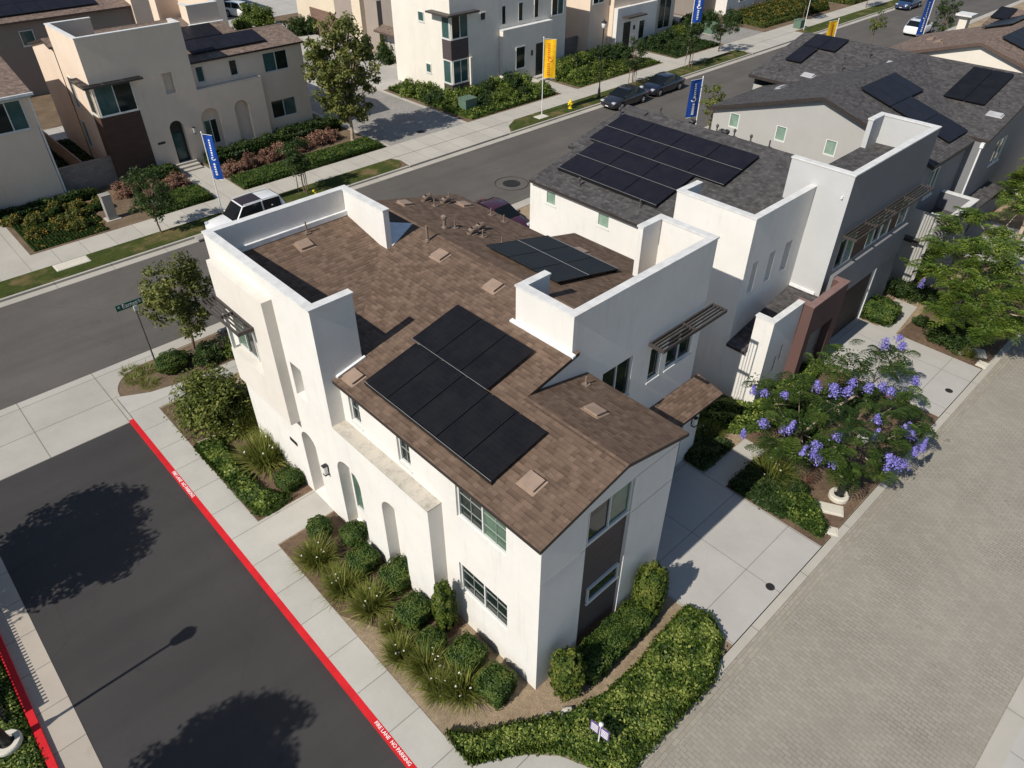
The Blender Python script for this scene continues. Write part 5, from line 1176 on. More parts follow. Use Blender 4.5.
lidbox((35.71, 35.20), 'pale square lid in the grass below the yellow flag', 1.0, .7, 'stone', .04); lidbox((-1.21, 35.67), 'wide pale double lid in the verge on the left', 1.7, .8, 'stone', .05); lidbox((5.60, 33.78), 'grey lid in the verge in front of the white off-roader', .7, .5, 'boxgrey', .05); lidbox((-2.20, 16.62), 'short pale kerb stone in the leafy corner bed', .7, .14, 'stone', .06)
root = empty('yard_sign', (0.05, -2.32, 0), R(-82), 'small purple and white striped sign on a stake in the low hedge', 'sign')
for s in (-1, 1):
    b = MB(); b.box(s*.02, -.012, .75, s*.29, .012, 1.2); po = b.build('sign_plate', 'purple', root); b = MB()
    for k in range(5): b.box(s*.05, -.016, .8+.075*k, s*.26, -.0125, .835+.075*k)
    b.build('printed_lines', 'whitepaint', po)
b = MB(); b.tube((0, .03, -.1), (0, .03, 1.25), .022); b.lathe((0, .03, 1.22), [(.06, 0), (.06, .06), (.02, .09)], 10); b.build('stake', 'whitemetal', root)
for i, (x, y, s) in enumerate(((0.12, -1.13, .22), (-0.29, -0.79, .12))):
    L = Leaf(60+i); L.core((0, 0, s*.35), (s, s*.8, s*.6), 5, 0, .25); tag(link('rock', L.mesh('rock', ['stone']), None, (x, y, 0)), ('pale rock at the edge of the low hedge' if i == 0 else 'small pebble sized rock left of the pale rock by the low hedge'), 'rock')
# low iron fence along the left planting (its shadow crosses the red kerb)
root = empty('picket_fence', (-11.42, 9.4, 0), 0, 'low dark picket fence along the left red kerb', 'fence')
b = MB()
for k in range(44): b.box(-.02, .135*k, 0, .0, .135*k+.055, .86)
b.build('pickets', 'black', root); b = MB(); b.box(.002, 0, .45, .04, 6, .72); b.box(.002, 0, .1, .04, 6, .2); b.build('rails', 'black', root)

# ------------------------------------------------------------------ planting round the corner house
def plant(name, me, loc, label, cat, group=None, rz=0, scale=1):
    o = link(name, me, None, loc); o.rotation_euler = (0, 0, rz); o.scale = scale if isinstance(scale, tuple) else (scale,)*3
    return tag(o, label, cat, group)
box_me = [round_shrub(10+i, .5, .48, .78, 4200, .075, 'l_box', 7, rough=.035) for i in range(3)]
ball_me = [round_shrub(20+i, .5, .5, .8, 4200, .075, 'l_box', 2.7, rough=.06) for i in range(2)]
G1 = 'clipped boxwood shrubs along the corner house'
for i, (x, y, k, s, l) in enumerate((
    (-1.44, 9.27, 1, .86, 'clipped round shrub next to the garden path, first in the row by the porch'), (-0.71, 8.21, 1, .9, 'clipped shrub at the foot of the second arch pillar'),
    (-1.11, 7.07, 0, .92, 'clipped shrub just below the one at the arch pillar'), (-0.65, 5.74, 0, 1.0, 'clipped shrub in front of the rightmost arch niche'),
    (-1.10, 4.30, 0, .98, 'clipped shrub left of the tall column shrub'), (-1.32, 3.12, 1, .84, 'small clipped shrub right below the tall column shrub'),
    (-0.87, 2.02, 0, 1.0, 'clipped shrub under the lower double window'), (-0.86, 0.76, 2, 1.08, 'square clipped shrub nearest the house corner'))):
    plant('boxwood_shrub', (box_me+ball_me)[3+i % 2 if k == 1 else k if i else 0], (x, y, 0), l, 'shrub', G1, .3*i if k == 1 else .03*i, s*(.9 if k == 2 else 1))
plant('boxwood_shrub', box_me[1], (-1.00, 12.10, 0), 'square clipped shrub beside the arched front door', 'shrub', G1, .1, .86)
col_me = [round_shrub(31, .4, .4, 2.2, 5200, .1, 'l_yel', 2.6, rough=.09), round_shrub(32, .45, .45, 1.9, 5200, .1, 'l_yel', 2.4, rough=.1)]
plant('column_shrub', col_me[0], (-.6, 3.35, 0), 'tall narrow yellow green shrub against the wall beside the porch end', 'shrub', None, 0, (.85, .85, 1))
plant('column_shrub', col_me[1], (.62, -.62, 0), 'upright yellow green shrub at the shaded house corner left of the siding strip', 'shrub', None, 1, 1)
plant('column_shrub', col_me[1], (4.45, -.55, 0), 'upright green shrub at the far end of the shaded gable wall beside the driveway', 'shrub', None, 2, (1.05, 1.05, 1.15))
hb = [round_shrub(35+i, .62, .5, .85, 5200, .075, 'l_box', 5, rough=.05) for i in range(2)]
for i, (x, y, l) in enumerate(((1.75, -.62, 'low clipped hedge block in front of the siding strip, left of three'), (2.75, -.6, 'low clipped hedge block in front of the siding strip, middle of three'), (3.6, -.58, 'low clipped hedge block in front of the siding strip, nearest the driveway'))):
    plant('hedge_block', hb[i % 2], (x, y, 0), l, 'hedge', 'hedge blocks under the gable', 0, (1, 1, .95-.04*i))
cover('hedge', [(-2.70, 0.76), (-2.08, 0.16), (-1.27, -0.34), (0.08, -1.23), (1.32, -1.55), (2.71, -1.59), (4.01, -1.45), (5.36, -1.40), (5.62, -2.05), (5.28, -2.75), (3.93, -3.38), (2.86, -3.36), (1.64, -3.34), (0.41, -3.32), (-0.14, -3.36), (-0.41, -2.55), (-0.76, -1.70), (-1.45, -1.05), (-2.74, -0.27)], .38, 950, .11, 'l_hedge', 5, 0, .25, .25, jit=1.1)
tag(bpy.data.objects['hedge'], 'low bright green leafy hedge bed sweeping round the house corner to the driveway', 'hedge')
tf = [tuft(40+i, 620, .86, flowers=5, spread=.32, wid=.017, lean=(.05, .95)) for i in range(3)]
G2 = 'arching grass clumps along the sidewalk'
for i, (x, y, s, l) in enumerate((
    (-2.15, 8.31, 1.0, 'arching yellow green grass clump below the clipped shrub by the garden path'), (-2.11, 6.72, .95, 'arching grass clump with white flowers, second below the garden path'),
    (-1.86, 5.55, 1.0, 'arching grass clump with white flowers left of the shrub in front of the rightmost niche'), (-2.15, 3.56, .85, 'arching grass clump near the sidewalk edge in the middle of the bed'),
    (-1.84, 2.69, .95, 'tall grass clump just left of the shrub under the lower window'), (-1.59, 1.42, 1.0, 'olive grass clump with white flowers left of the square clipped shrub'), (-2.02, 1.91, .8, 'grass clump next to the sidewalk near the bottom hedge'), (-2.07, 7.33, .6, 'small grass tuft between two larger clumps near the path'), (-1.85, 4.44, .6, 'small grass tuft beside the sidewalk below the rightmost niche'))):
    plant('grass_clump', tf[i % 3], (x, y, 0), l, 'grass clump', G2, i*1.3, s)
for i, (x, y, s, l) in enumerate(((-1.06, 13.89, 1.45, 'large arching grass clump beside the square clipped shrub at the front door'), (-0.83, 16.23, 1.1, 'arching grass clump below the bay window box'), (0.09, 14.53, 1.3, 'arching grass clump against the tower wall under the bay'), (-0.11, 15.98, 1.2, 'grass clump half behind the big leafy bush'))):
    plant('grass_clump', tf[i % 3], (x, y, 0), l, 'grass clump', G2, i*2.1, s)
cover('leafy_cover', [(-2.73, 16.39), (-1.74, 16.26), (-2.01, 14.18), (-1.96, 12.54), (-1.40, 11.47), (-2.30, 11.32), (-2.61, 11.55), (-2.69, 13.80)], .36, 700, .13, 'l_hedge', 9, 0, .2, .2, v0=.3)
tag(bpy.data.objects['leafy_cover'], 'low leafy ground cover along the sidewalk in front of the big bush', 'ground cover')
big = loose_shrub(50, 1.6, 2.8, 110, 95, .15, 'l_tree')
plant('leafy_bush', big, (-1.26, 17.48, 0), 'big loose leafy bush in the corner bed below the wall mounted sunshade', 'bush')
plant('round_shrub', round_shrub(51, .75, .6, .9, 4000, .07, 'l_box', 2.2), (-1.16, 22.21, 0), 'smooth oval dark green shrub on the corner island behind the sign post', 'shrub')
plant('leafy_bush', loose_shrub(52, .8, 1.3, 30, 90, .13, 'l_yel'), (1.74, 21.34, 0), 'green bush under the sunshade between the street tree and the house', 'bush')
plant('leafy_bush', loose_shrub(57, .8, 1.0, 26, 90, .13, 'l_dark'), (0.30, 21.92, 0), 'dark low bush between oval shrub and street tree', 'bush')
for i, (x, y, l) in enumerate(((-2.76, 22.63, 'dry grass tuft on the corner island near the sidewalk'), (-2.04, 22.97, 'dry grass tuft on the corner island below the sign post'), (-2.70, 23.38, 'dry grass tuft on the corner island at its rounded kerb'), (-2.39, 21.88, 'dry grass tuft on the corner island, nearest the oval shrub'))):
    plant('dry_tuft', tuft(55+i, 260, .34, wid=.009, lean=(.4, 1.4), spread=.35), (x, y, 0), l, 'grass tuft', None, i)
tree('street_tree', (.15, 22.9, 0), 'street tree with loose yellow green leaves beside the white tower', 4.9, 1.55, 3.6, .07, 'l_plane', 101, 75, 85, .17, clump=(.28, .5), limbs=34)

# ---- bed between the two driveways
tree('jacaranda_tree', (16.9, -.15, 0), 'purple flowering jacaranda between the two driveways', 4.0, .5, 1.0, .09, 'l_jac', 110, 4, 10, .1, clump=(.2, .3), limbs=0, bark='barkpale')
jr = bpy.data.objects['jacaranda_tree']
def frond_tree(root, seed, ctrs, mat, flowers=(), npin=9, flen=.75, bark='barkpale', fork=(0, 0, 1.2), tr=.075, hw=.055, fill=60):
    """spreading crown of feathery compound leaves on long bare limbs"""
    for ch in list(root.children): bpy.data.objects.remove(ch)
    L = Leaf(seed); r = L.r; t = MB(); fork = np.array(fork)
    t.path([(0, 0, -.1), fork*.5+np.append(r.normal(0, .04, 2), 0), fork], [tr*1.4, tr*1.1, tr], 8)
    tops = []
    cc = np.array([c for c, n in ctrs], float); mains = []
    for k in range(4):
        d = np.array([math.cos(1.2+k*1.57), math.sin(1.2+k*1.57)]); j = int(np.argmax((cc[:, :2]-fork[:2]) @ d)); e = fork*.4+cc[j]*.6+np.array([0, 0, -.35]); k1 = fork*.65+e*.35+np.append(r.normal(0, .08, 2), .12)
        t.path([fork, k1, e], [tr*.8, tr*.62, tr*.45], 7); mains.append((k1, e))
    for c, n in ctrs:
        c = np.array(c); segs = [(np.linalg.norm(a*(1-f)+b*f-c), f, a*(1-f)+b*f) for a, b in mains for f in (.2, .5, .8, 1)]; q0 = min(segs, key=lambda s: s[0])[2]; m = q0*.5+c*.5+np.append(r.normal(0, .1, 2), -.1); t.path([q0, m, c], [tr*.34, tr*.25, tr*.1], 6)
        for q in range(n):
            a = r.uniform(0, 6.283); o = c+np.append(r.normal(0, .24, 2), r.normal(0, .14)); 
            if q % 3 == 0: t.path([m*.3+c*.7, o], [tr*.15, tr*.06], 4)
            tone = r.uniform(.15, .85); d = np.array([math.cos(a), math.sin(a), r.uniform(-.25, .8)]); sd_ = np.array([-math.sin(a), math.cos(a), 0]); Lf = flen*r.uniform(.7, 1.2)
            for k in range(npin):
                f = (k+.6)/npin; b0 = o+d*Lf*f+np.array([0, 0, -.42*Lf*f*f])
                for s in (-1, 1):
                    pl_ = Lf*.42*math.sin(math.pi*(.15+.8*f)); nn = 6
                    e = sd_*s*.9+d*.42; e = e/np.linalg.norm(e); w = np.linspace(.12, 1, nn)[:, None]
                    P = b0+e*pl_*w+np.array([0, 0, -.1])*w**2
                    # each pinna is a narrow double row of leaflets
                    cr = np.cross(e, [0, 0, 1.]); cr /= np.linalg.norm(cr)
                    hl = pl_/nn*.62
                    V = np.stack([P-e*hl, P+cr*hw, P+e*hl, P-cr*hw], 1).reshape(-1, 3)+r.normal(0, .006, (nn*4, 3))
                    L._add(V, np.arange(nn*4).reshape(nn, 4), np.clip(tone+r.normal(0, .15, nn), 0, 1), 0)
        tops.append(c)
        if fill:
            s = sphere_pts(r, fill); L.leaves(c+s*np.array([.5, .5, .38])*r.uniform(.3, 1.1, (fill, 1)), s+np.array([0, 0, .7]), .15, .4, .9, np.full(fill, r.uniform(.2, .8)), 0, .25, .3)
    link('crown', L.mesh('crown', [mat]), root); t.build('trunk', bark, root, smooth=True)
    for c in flowers:
        F = Leaf(seed+int(c[0]*100) % 97); c = np.array(c); n = 170; h = r.uniform(.2, .5); w = r.uniform(.09, .24); u = r.uniform(0, 1, n); s = sphere_pts(r, n)
        s *= r.uniform(.4, 1.5, (n, 1)); P = c+s*np.array([1, 1, .6])*(w*(1.05-u*.7))[:, None]+np.array([.18*math.cos(c[0]*9), .18*math.sin(c[0]*7), 1])*(u*h)[:, None]; F.leaves(P, s+np.array([0, 0, .4]), .075, .75, .8, None, 0, .4)
        link('blossom', F.mesh('blossom', ['l_purple']), root)
jc = []; rr = np.random.default_rng(5)
for x, y, z in ((13.90, 1.12, 2.6), (14.35, 0.50, 3.2), (15.89, 0.14, 3.3), (16.76, -0.68, 3.4), (18.17, -1.39, 3.2), (12.76, -0.16, 2.6), (13.05, -1.00, 3.2), (14.00, -1.68, 3.3), (15.39, -2.30, 3.1), (16.92, -2.46, 2.8), (13.46, 0.97, 2.2), (12.28, -1.07, 2.4), (12.91, -1.89, 2.7), (12.88, -2.60, 3.7), (14.97, -3.05, 2.5), (16.61, -3.17, 2.2), (14.78, 2.17, 2.0), (14.01, -3.11, 2.0), (12.85, -2.42, 1.9), (15.25, 0.10, 2.2), (17.25, -1.11, 2.3), (17.38, 0.26, 3.2), (12.57, -0.04, 1.9), (19.40, -0.61, 2.8), (20.07, -1.04, 2.7)):
    jc.append(((x-16.9, y+.15, z+rr.normal(0, .22)), int(rr.integers(7, 18))))
fl = []
for x, y, z in ((13.72, 1.88, 2.3), (13.79, 0.72, 2.8), (12.39, 0.65, 2.3), (11.85, 1.02, 1.8), (12.57, -0.36, 2.7), (14.58, -0.71, 3.3), (15.48, -0.92, 3.4), (15.74, -1.40, 3.3), (14.54, -0.09, 3.2), (11.99, -1.14, 2.3), (12.42, -1.35, 2.5), (12.97, -1.76, 2.9), (14.02, -2.59, 2.8), (16.48, -1.99, 3.1), (20.06, -0.94, 2.9), (19.18, -0.49, 3.1), (18.15, -2.31, 2.8), (15.74, -3.11, 2.5), (15.60, -3.35, 2.4), (14.34, -3.29, 2.0), (14.33, -3.61, 1.9), (15.16, -3.78, 2.1), (15.60, -3.85, 2.1), (14.12, -3.34, 1.8), (12.33, -1.60, 2.1), (16.53, -1.63, 3.1)):
    fl.append((x-16.9, y+.15, z))
fl += [(a+rr.normal(0, .35), b_+rr.normal(0, .35), c+rr.normal(0, .12)) for a, b_, c in fl[::2]]
frond_tree(jr, 77, jc, 'l_jac', fl, 8, .66, fork=(.05, -.1, 1.1), hw=.05)
plant('grass_clump', tf[0], (12.57, -0.15, 0), 'arching yellow green grass clump beside the lit end of the stepping path', 'grass clump', G2, .4, 1.15)
plant('grass_clump', tf[1], (12.76, 2.84, 0), 'small yellow green grass clump in the shade beside the garage pillar', 'grass clump', G2, 1.4, .8)
cover('leafy_cover_b', [(11.89, -0.52), (12.76, -1.05), (12.52, -2.00), (11.71, -2.86), (11.22, -2.89), (11.20, -1.74), (11.26, -0.81)], .3, 800, .1, 'l_hedge', 19, 0, .2, .35, v0=.25, jit=1.0)
o = bpy.data.objects['leafy_cover_b']; o.name = 'leafy_cover'; tag(o, 'low leafy patch with white flowers along the edge of the near driveway', 'ground cover')
cover('shade_cover', rc(11.0, 12.95, -1.5, .72), .4, 600, .1, 'l_dark', 21, .0, .2, .15); tag(bpy.data.objects['shade_cover'], 'dark green square planting in the house shadow right of the stepping path', 'ground cover')
cover('shade_cover_b', rc(11.0, 12.9, 1.85, 3.2), .42, 600, .1, 'l_dark', 22, .0, .2, .15); o = bpy.data.objects['shade_cover_b']; o.name = 'shade_cover'; tag(o, 'dark green square planting in the house shadow left of the stepping path', 'ground cover')
cover('low_hedge', [(13.9, 2.0), (15.3, 1.3), (17.6, 1.6), (20.2, 1.9), (20.4, 2.45), (15.4, 2.5), (14.6, 4.5), (13.3, 4.5), (13.1, 3)], .65, 480, .12, 'l_hedge', 23, 0, .3, .2); tag(bpy.data.objects['low_hedge'], 'leafy hedge at the foot of the white townhouse wall', 'hedge')
plant('leafy_bush', loose_shrub(53, .9, 1.3, 36, 80, .13, 'l_jac'), (16.0, .6, 0), 'green bush under the jacaranda against the townhouse', 'bush')
plant('leafy_bush', loose_shrub(54, .8, 1.0, 30, 80, .12, 'l_dark'), (18.6, .2, 0), 'dark bush under the jacaranda next to the second driveway', 'bush')
plant('leafy_bush', loose_shrub(58, .7, .9, 26, 80, .12, 'l_dark'), (15.2, -.9, 0), 'dark low bush under the left of the jacaranda', 'bush')
plant('twiggy_tuft', tuft(56, 160, .55, 'l_red', wid=.006), (13.27, -1.18, 0), 'dry brown grass tuft left of the round lamp base', 'grass tuft')

# ---- bed beside the second driveway
plant('hedge_block', hb[0], (26.40, 2.04, 0), 'square clipped hedge block at the corner of the second garage', 'hedge', None, 0, (1.15, 1.5, 1.15))
dk = [loose_shrub(60+i, .62, .62, 24, 80, .1, 'l_dark') for i in range(3)]
for i, (x, y, s, l) in enumerate(((27.34, 0.33, .8, 'small dark bush in mulch nearest the second driveway'), (26.75, -0.66, 1.1, 'dark bush in mulch in front of the leaning trunk, left of a pair'), (26.57, -1.52, 1.25, 'dark bush in mulch in front of the leaning trunk, right of a pair'), (28.06, -1.42, 1.0, 'dark bush in mulch right behind the pair by the leaning trunk'), (29.39, 2.37, 1.3, 'dark bush at the shaded recess between the two grey houses'), (29.83, 1.67, 1.3, 'dark bush in the shaded recess, second from the garage'), (29.73, 0.95, 1.2, 'dark bush in the shaded recess, third from the garage'), (29.60, 0.15, 1.1, 'dark bush right of the shaded recess under the bright green tree'))):
    plant('dark_bush', dk[i % 3], (x, y, 0), l, 'bush', 'dark bushes in the mulch bed', i*1.1, s)
plant('grass_clump', tf[2], (26.32, -2.25, 0), 'small grey green grass tuft beside the pale stone lid', 'grass clump', None, 0, .55); plant('twiggy_tuft', tuft(58, 200, .6, 'l_red', wid=.007), (28.51, -2.28, 0), 'dry russet grass tuft near the alley kerb under the bright green tree', 'grass tuft')
tr2 = empty('shade_tree', (28.6, -.55, 0), 0, 'bright green feathery tree with leaning trunk over the right hand bed', 'tree')
t2 = []
for x, y, z in ((27.70, 0.46, 3.2), (28.59, 0.11, 3.8), (28.94, -0.43, 4.4), (30.72, -0.70, 4.4), (26.71, -0.67, 3.0), (26.79, -1.41, 3.8), (28.14, -1.93, 4.0), (25.80, -1.73, 2.8), (26.24, -2.46, 3.2), (27.38, -2.83, 3.4), (25.34, -2.67, 2.4), (26.18, -3.33, 2.6), (28.69, 1.23, 3.6), (30.01, 1.26, 4.2), (30.89, 0.80, 4.6), (29.40, -2.20, 4.4), (27.53, -3.67, 3.2), (28.13, -0.44, 3.4), (27.93, -1.34, 4.6), (31.97, -0.80, 4.8), (25.75, -0.82, 2.4), (26.35, -4.16, 2.4), (28.11, 1.22, 2.9)):
    t2.append(((x-28.6, y+.55, z+rr.normal(0, .25)), int(rr.integers(14, 24))))
frond_tree(tr2, 83, t2, 'l_right', [(31.45, -0.78, 4.6)][:0] + [(-1.2, 1.6, 1.9)], 7, .75, fork=(.9, .2, 1.7), tr=.12, hw=.07, fill=330)
tr3 = empty('shade_tree', (40.5, .2, 0), 0, 'bright green feathery tree at the right edge behind the leaning tree', 'tree')
frond_tree(tr3, 85, [((math.cos(k*2.4)*.45*math.sqrt(k), math.sin(k*2.4)*.45*math.sqrt(k), 4.6-.13*k), 22) for k in range(15)], 'l_right', [], 6, .8, fork=(.1, .1, 1.9), tr=.1, hw=.07, fill=330)
tree('young_tree', (38.2, 20.6, 0), 'small sparse tree between the white townhouse and the grey gabled house', 5.6, .9, 3.2, .05, 'l_tree', 131, 16, 60, .17, clump=(.25, .45))
tree('young_tree', (82.0, 21.5, 0), 'small tree in front of the white car at the top right', 5.2, 1.3, 3.4, .06, 'l_dark', 132, 30, 70, .18, clump=(.3, .55))
tree('young_tree', (65.6, 22.0, 0), 'twiggy small tree poking up behind the weathered brown roof', 6.3, .9, 2.2, .05, 'l_tree', 133, 14, 40, .17, clump=(.25, .45))
plant('leafy_bush', loose_shrub(59, .5, .8, 16, 60, .14, 'l_hedge'), (14.81, 32.97, 0), 'green bush tip showing above the brown roof edge by the white parapet', 'bush')
slab('lawn_strip', rc(11.6, 15.2, 21.05, 23.6), .02, 'lawn', .03)

# ---- left edge planting, and two trees whose crowns throw the shadows on the fire lane
for i, (x, y, s, l) in enumerate(((-12.0, 12.1, 1.0, 'green bush at the left edge behind the red kerb, upper'), (-11.95, 10.9, 1.0, 'green bush at the left edge behind the red kerb, middle'), (-12.2, 9.9, .8, 'green bush at the left edge near the lamp base'))):
    plant('dark_bush', dk[i % 3], (x, y, 0), l, 'bush', 'bushes at the left edge', i, s)
tree('broad_tree', (-13.6, 14.9, 0), 'broad leafy tree beside the fire lane, seen only by its upper shadow on the asphalt', 7.0, 2.3, 4.2, .14, 'l_tree', 140, 130, 130, .21, clump=(.4, .7))
tree('broad_tree', (-15.5, 4.2, 0), 'broad leafy tree beside the fire lane, seen only by its lower shadow on the asphalt', 8.6, 1.8, 3.4, .14, 'l_tree', 141, 110, 150, .19, clump=(.3, .6))
cover('lawn_tufts', rc(-13.5, -11.05, 5, 13), .07, 500, .1, 'l_hedge', 31, 0, .1, .2); tag(bpy.data.objects['lawn_tufts'], 'rough green lawn at the left edge behind the red kerb', 'lawn', None, 'stuff')

# ------------------------------------------------------------------ planting across the street
tree('plane_tree', (21.2, 41.3, 0), 'large plane tree at the corner of the side lane, tallest tree in the photo', 8.9, 2.7, 7.6, .14, 'l_plane', 150, 190, 70, .26, clump=(.3, .62), shape='oval', bark='barkpale', limbs=60)
ytl = (((13.4, 35.3, 0), 'young dark leaved staked tree right of the white off-roader', 3.9, 1.0, 2.5), ((4.0, 36.0, 0), 'young dark leaved tree beside the grey pillar box', 4.2, 1.35, 3.3), ((48.0, 35.5, 0), 'young dark leaved staked tree behind the charcoal sedan', 4.2, 1.2, 2.7), ((56.9, 35.6, 0), 'young thin staked tree behind the navy sedan', 4.3, 1.2, 2.9), ((64.2, 37.0, 0), 'dark round tree near the end of the verge before the second side lane', 4.2, 1.9, 3.0), ((84.5, 38.5, 0), 'dark tree by the orange flowering shrubs at the top', 4.5, 1.3, 3.0), ((97.0, 36.5, 0), 'young tree on the far verge at the top edge of the photo', 4.5, 1.2, 3.0))
for i, (p, l, h, c, ch) in enumerate(ytl):
    tree('young_tree', p, l, h, c, ch, .05, 'l_dark', 160+i, 42, 80, .15, clump=(.25, .45), stakes=3 if i in (0, 2, 3) else 0, group='young trees along the far verge')
def hedge(poly, h, mat, seed, label, leaf=.16, dens=330, name='hedge', cat='hedge', **k):
    o = cover('tmp_bed', poly, h, dens, leaf, mat, seed, 0, k.pop('edge', .25), k.pop('bump', .12), **k); o.name = name; return tag(o, label, cat)
hedge(rc(10.9, 16.6, 43.4, 44.7), .95, 'l_dark', 41, 'dark clipped hedge along the arched house wall right of its front door'); hedge(rc(16.7, 21.8, 43.8, 45.2), 1.0, 'l_dark', 42, 'dark hedge under the lower double window of the arched house')
hedge(rc(5.6, 8.4, 43.0, 44.6), .9, 'l_dark', 43, 'dark hedge left of the arched house front door'); hedge(rc(10.9, 17.3, 38.4, 40.6), .16, 'dl', 44, 'x') if 0 else None
hedge(rc(10.75, 22.0, 38.45, 40.5), .4, 'l_box', 44, 'bright low clipped lawn like hedge beside the entry path of the arched house', .12, 420, edge=.12, bump=.03); hedge(rc(4.6, 8.5, 38.45, 40.9), .4, 'l_box', 45, 'low green hedge left of the entry path of the arched house', .12, 420, edge=.12, bump=.05)
red = [loose_shrub(70+i, .8, .95, 30, 60, .13, 'l_red', 'redcore') for i in range(3)]
for i, (x, y, s) in enumerate(((11.4, 41.5, 1), (12.9, 41.7, 1.05), (14.3, 41.9, .95), (15.6, 42.1, 1.05), (17.2, 42.2, 1.0), (18.8, 42.4, 1.05), (20.0, 42.6, .95), (6.2, 41.7, 1.1), (7.6, 41.8, 1.05), (4.6, 43.0, 1.0))):
    where = ('nearest the blue flag', 'second from the blue flag', 'third from the blue flag', 'fourth from the blue flag', 'behind the right staked tree', 'left of the plane tree trunk', 'by the plane tree trunk', 'left of the front steps', 'beside the front steps', 'behind the grey pillar box')[i]
    plant('russet_shrub', red[i % 3], (x, y, 0), 'pinkish russet shrub in front of the arched house, '+where, 'shrub', 'russet shrubs of the arched house', i*1.2, s)
cover('ground_cover', [(31.0, 38.6), (41.2, 38.6), (41.2, 42.8), (33.0, 43.4), (33.0, 50), (30.8, 50)], .3, 130, .17, 'l_hedge', 90, 0, .2, .35, jit=1.0); tag(bpy.data.objects['ground_cover'], 'low mixed greenery filling the bed in front of the white modern house', 'ground cover')
hedge([(44.2, 38.6), (56.2, 38.6), (56.2, 40.2), (52, 43), (44.2, 42.5)], .25, 'l_yel', 91, 'low greenery between yellow flag and street lamp', .17, 110, 'ground_cover', 'ground cover', bump=.35)
hedge([(59, 38.6), (66.8, 38.6), (66.8, 43.5), (59.2, 43.4)], .25, 'l_dark', 92, 'low dark greenery in front of the white entry surround', .17, 110, 'ground_cover', 'ground cover', bump=.35)
hedge([(-2.3, 38.6), (1.9, 38.6), (2.2, 43.6), (-2.3, 43.6)], .12, 'l_flow', 93, 'sparse low greenery in the flower bed of the beige house', .16, 22, 'ground_cover', 'ground cover', bump=.6)
fl_ = [loose_shrub(75+i, .6, .6, 22, 60, .14, 'l_flow') for i in range(3)]
k = 0
for x, y, l in ((-2.2, 43.3, 'dark flowering shrub nearest the left edge by the beige wall'), (-1.0, 42.6, 'flowering shrub second from the left edge'), (.3, 43.2, 'flowering shrub at the foot of the beige wall'), (-1.6, 40.6, 'orange flecked shrub next to the sidewalk at the far left'), (-.2, 40.9, 'orange flecked shrub in the middle of the flower bed by the sidewalk'), (1.2, 41.6, 'shrub in the middle of the bed left of the grey pillar box'), (1.4, 43.0, 'shrub behind the middle of the flower bed'), (.7, 40.0, 'low orange flower shrub at the sidewalk near the pillar box'), (2.4, 42.0, 'green shrub just behind the grey pillar box')):
    plant('flowering_shrub', fl_[k % 3], (x, y, 0), l, 'shrub', 'flowering shrubs of the beige house', k, .95+.1*(k % 3)); k += 1
hedge(rc(-4, 3.2, 43.9, 44.75), .6, 'l_dark', 46, 'dark low hedge along the foot of the beige wall'); hedge([(2.5, 45.8), (5, 45.8), (5, 55), (2.5, 55)], .6, 'l_dark', 47, 'dark planting in the shaded gap behind the block wall', .2, 140)
bs = [loose_shrub(80+i, 1.0, 1.25, 40, 70, .17, m_) for i, m_ in enumerate(('l_hedge', 'l_dark', 'l_yel', 'l_hedge'))]
sh = ((31.6, 47.6, 1.1, 0), (32.2, 45.6, 1.15, 0), (31.4, 43.8, 1.0, 1), (32.6, 43.0, 1.1, 3), (33.6, 42.2, .9, 2), (31.5, 41.8, .8, 0), (34.6, 42.6, 1.0, 3), (36.0, 42.4, 1.15, 1), (37.4, 42.5, 1.2, 0), (38.8, 42.3, 1.2, 1), (40.2, 42.3, 1.1, 3), (34.2, 40.6, .8, 1), (35.6, 40.4, .8, 3), (37.0, 40.4, .8, 0), (38.4, 40.2, .75, 1), (39.8, 40.2, .75, 0), (41.0, 40.2, .7, 3), (45.0, 42.0, 1.2, 0), (46.4, 42.3, 1.25, 2), (47.8, 42.6, 1.2, 1), (49.4, 43.2, 1.2, 3), (51.0, 43.0, 1.3, 1), (45.4, 40.2, .9, 3), (47.0, 40.4, .9, 0), (49.8, 41.0, .8, 2), (53.2, 42.8, 1.2, 1), (54.8, 42.6, 1.2, 1), (60.2, 42.4, 1.2, 1), (61.8, 42.6, 1.25, 1), (63.2, 42.8, 1.2, 1), (60.8, 40.6, .9, 1), (62.4, 40.8, .9, 1), (66.0, 43.5, 1.1, 2), (67.0, 45.5, 1.3, 1), (69.0, 44.0, 1.5, 1), (70.8, 45.0, 1.6, 1), (73.0, 44.5, 1.4, 1), (76.5, 43.5, 1.2, 1))
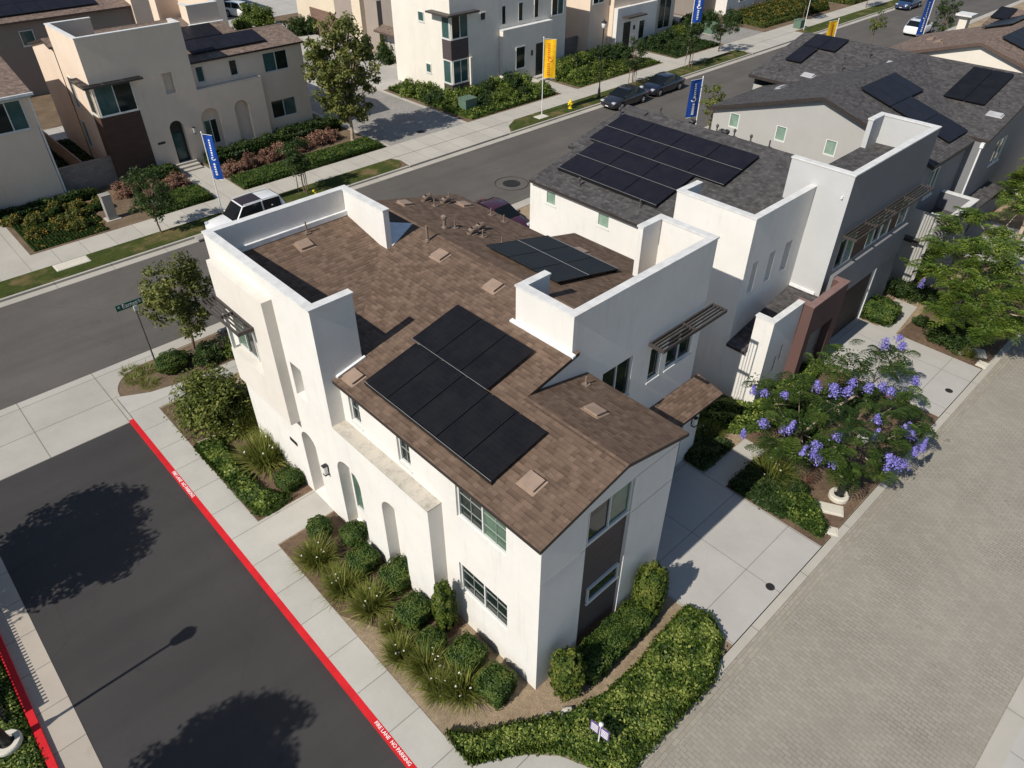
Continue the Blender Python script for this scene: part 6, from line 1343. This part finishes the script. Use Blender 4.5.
wh = ['at the white modern house, by the garage drive', 'below the white house side wall', 'at the edge of the side lane', 'at the corner window bay', 'in front of the corner window bay', 'beside the green transformer on the lane side', 'just behind the green transformer', 'left of the white modern house window', 'under the white modern house front wall', 'below the step in the white front wall', 'beside the dark front door', 'right of the green transformer', 'in the front row near the transformer', 'in the front row, middle', 'in the front row before the flag', 'front row left of the yellow flag', 'front row at the entry path', 'right of the yellow flag', 'left end of the block wall', 'in front of the block wall', 'at the right end of the block wall', 'at the corner of the cream house', 'front row right of the entry path', 'front row between flag and lamp', 'low, left of the street lamp', 'behind the street lamp', 'left of the white entry surround', 'right of the white entry surround', 'below the dark canopy window', 'under the tall window of the cream house', 'front row behind the navy sedan', 'front row left of the tall blue flag', 'at the foot of the tall blue flag', 'beside the second side lane, left', 'by the second side lane under the dark round tree', 'at the top beside the second lane', 'behind the green utility box', 'right of the second side lane']
for i, ((x, y, s, m_), wt) in enumerate(zip(sh, wh)):
    plant('garden_shrub', bs[m_], (x, y, 0), ('dark' if m_ == 1 else 'yellow green' if m_ == 2 else 'mid green')+' shrub '+wt, 'shrub', 'shrubs across the street', i*.9, s)
hedge([(77, 39.5), (92, 39.2), (96, 42), (90, 45.5), (78, 45)], .8, 'l_flow', 48, 'bed of yellow and orange flowering shrubs at the top of the photo', .2, 120, 'flower_bed', 'flower bed', bump=.4)
hedge(rc(97, 116, 38.6, 46), .8, 'l_flow', 49, 'flowering shrub bed along the sidewalk at the top edge', .22, 80, 'flower_bed', 'flower bed', bump=.4)
for i, (x, y, s, l) in enumerate(((35.26, 84.22, 1.5, 'yellow green bush beside the white crossover at the top'), (34.95, 80.94, 1.6, 'tall yellow green bush at the top right of the white crossover'), (31.95, 80.32, 1.1, 'low green bush in front of the white crossover'))):
    plant('garden_shrub', bs[2 if i < 2 else 0], (x, y, 0), l, 'shrub', None, i, s)
for i, (x, y, s, l) in enumerate(((35.70, 74.21, 1.5, 'dark bush by the garage drive of the brown house'), (37.12, 73.54, 1.4, 'dark bush at the cream wall of the brown house'), (31.15, 58.50, 1.0, 'green bush behind the plane tree on the left'), (38.81, 60.60, 1.5, 'green bush behind the plane tree on the right'), (36.52, 57.44, 1.5, 'dark bush beside the white house garage'), (31.29, 63.34, 1.0, 'small bush at the corner of the arched house'))):
    plant('garden_shrub', bs[(1, 1, 0, 3, 1, 3)[i]], (x, y, 0), l, 'shrub', None, i*1.4, s)
tree('round_tree', (40, 62, 0), 'leafy tree rising behind the cream and brown house wall', 3.5, 1.4, 2.6, .07, 'l_hedge', 171, 30, 70, .2, clump=(.3, .6))
"""end"""
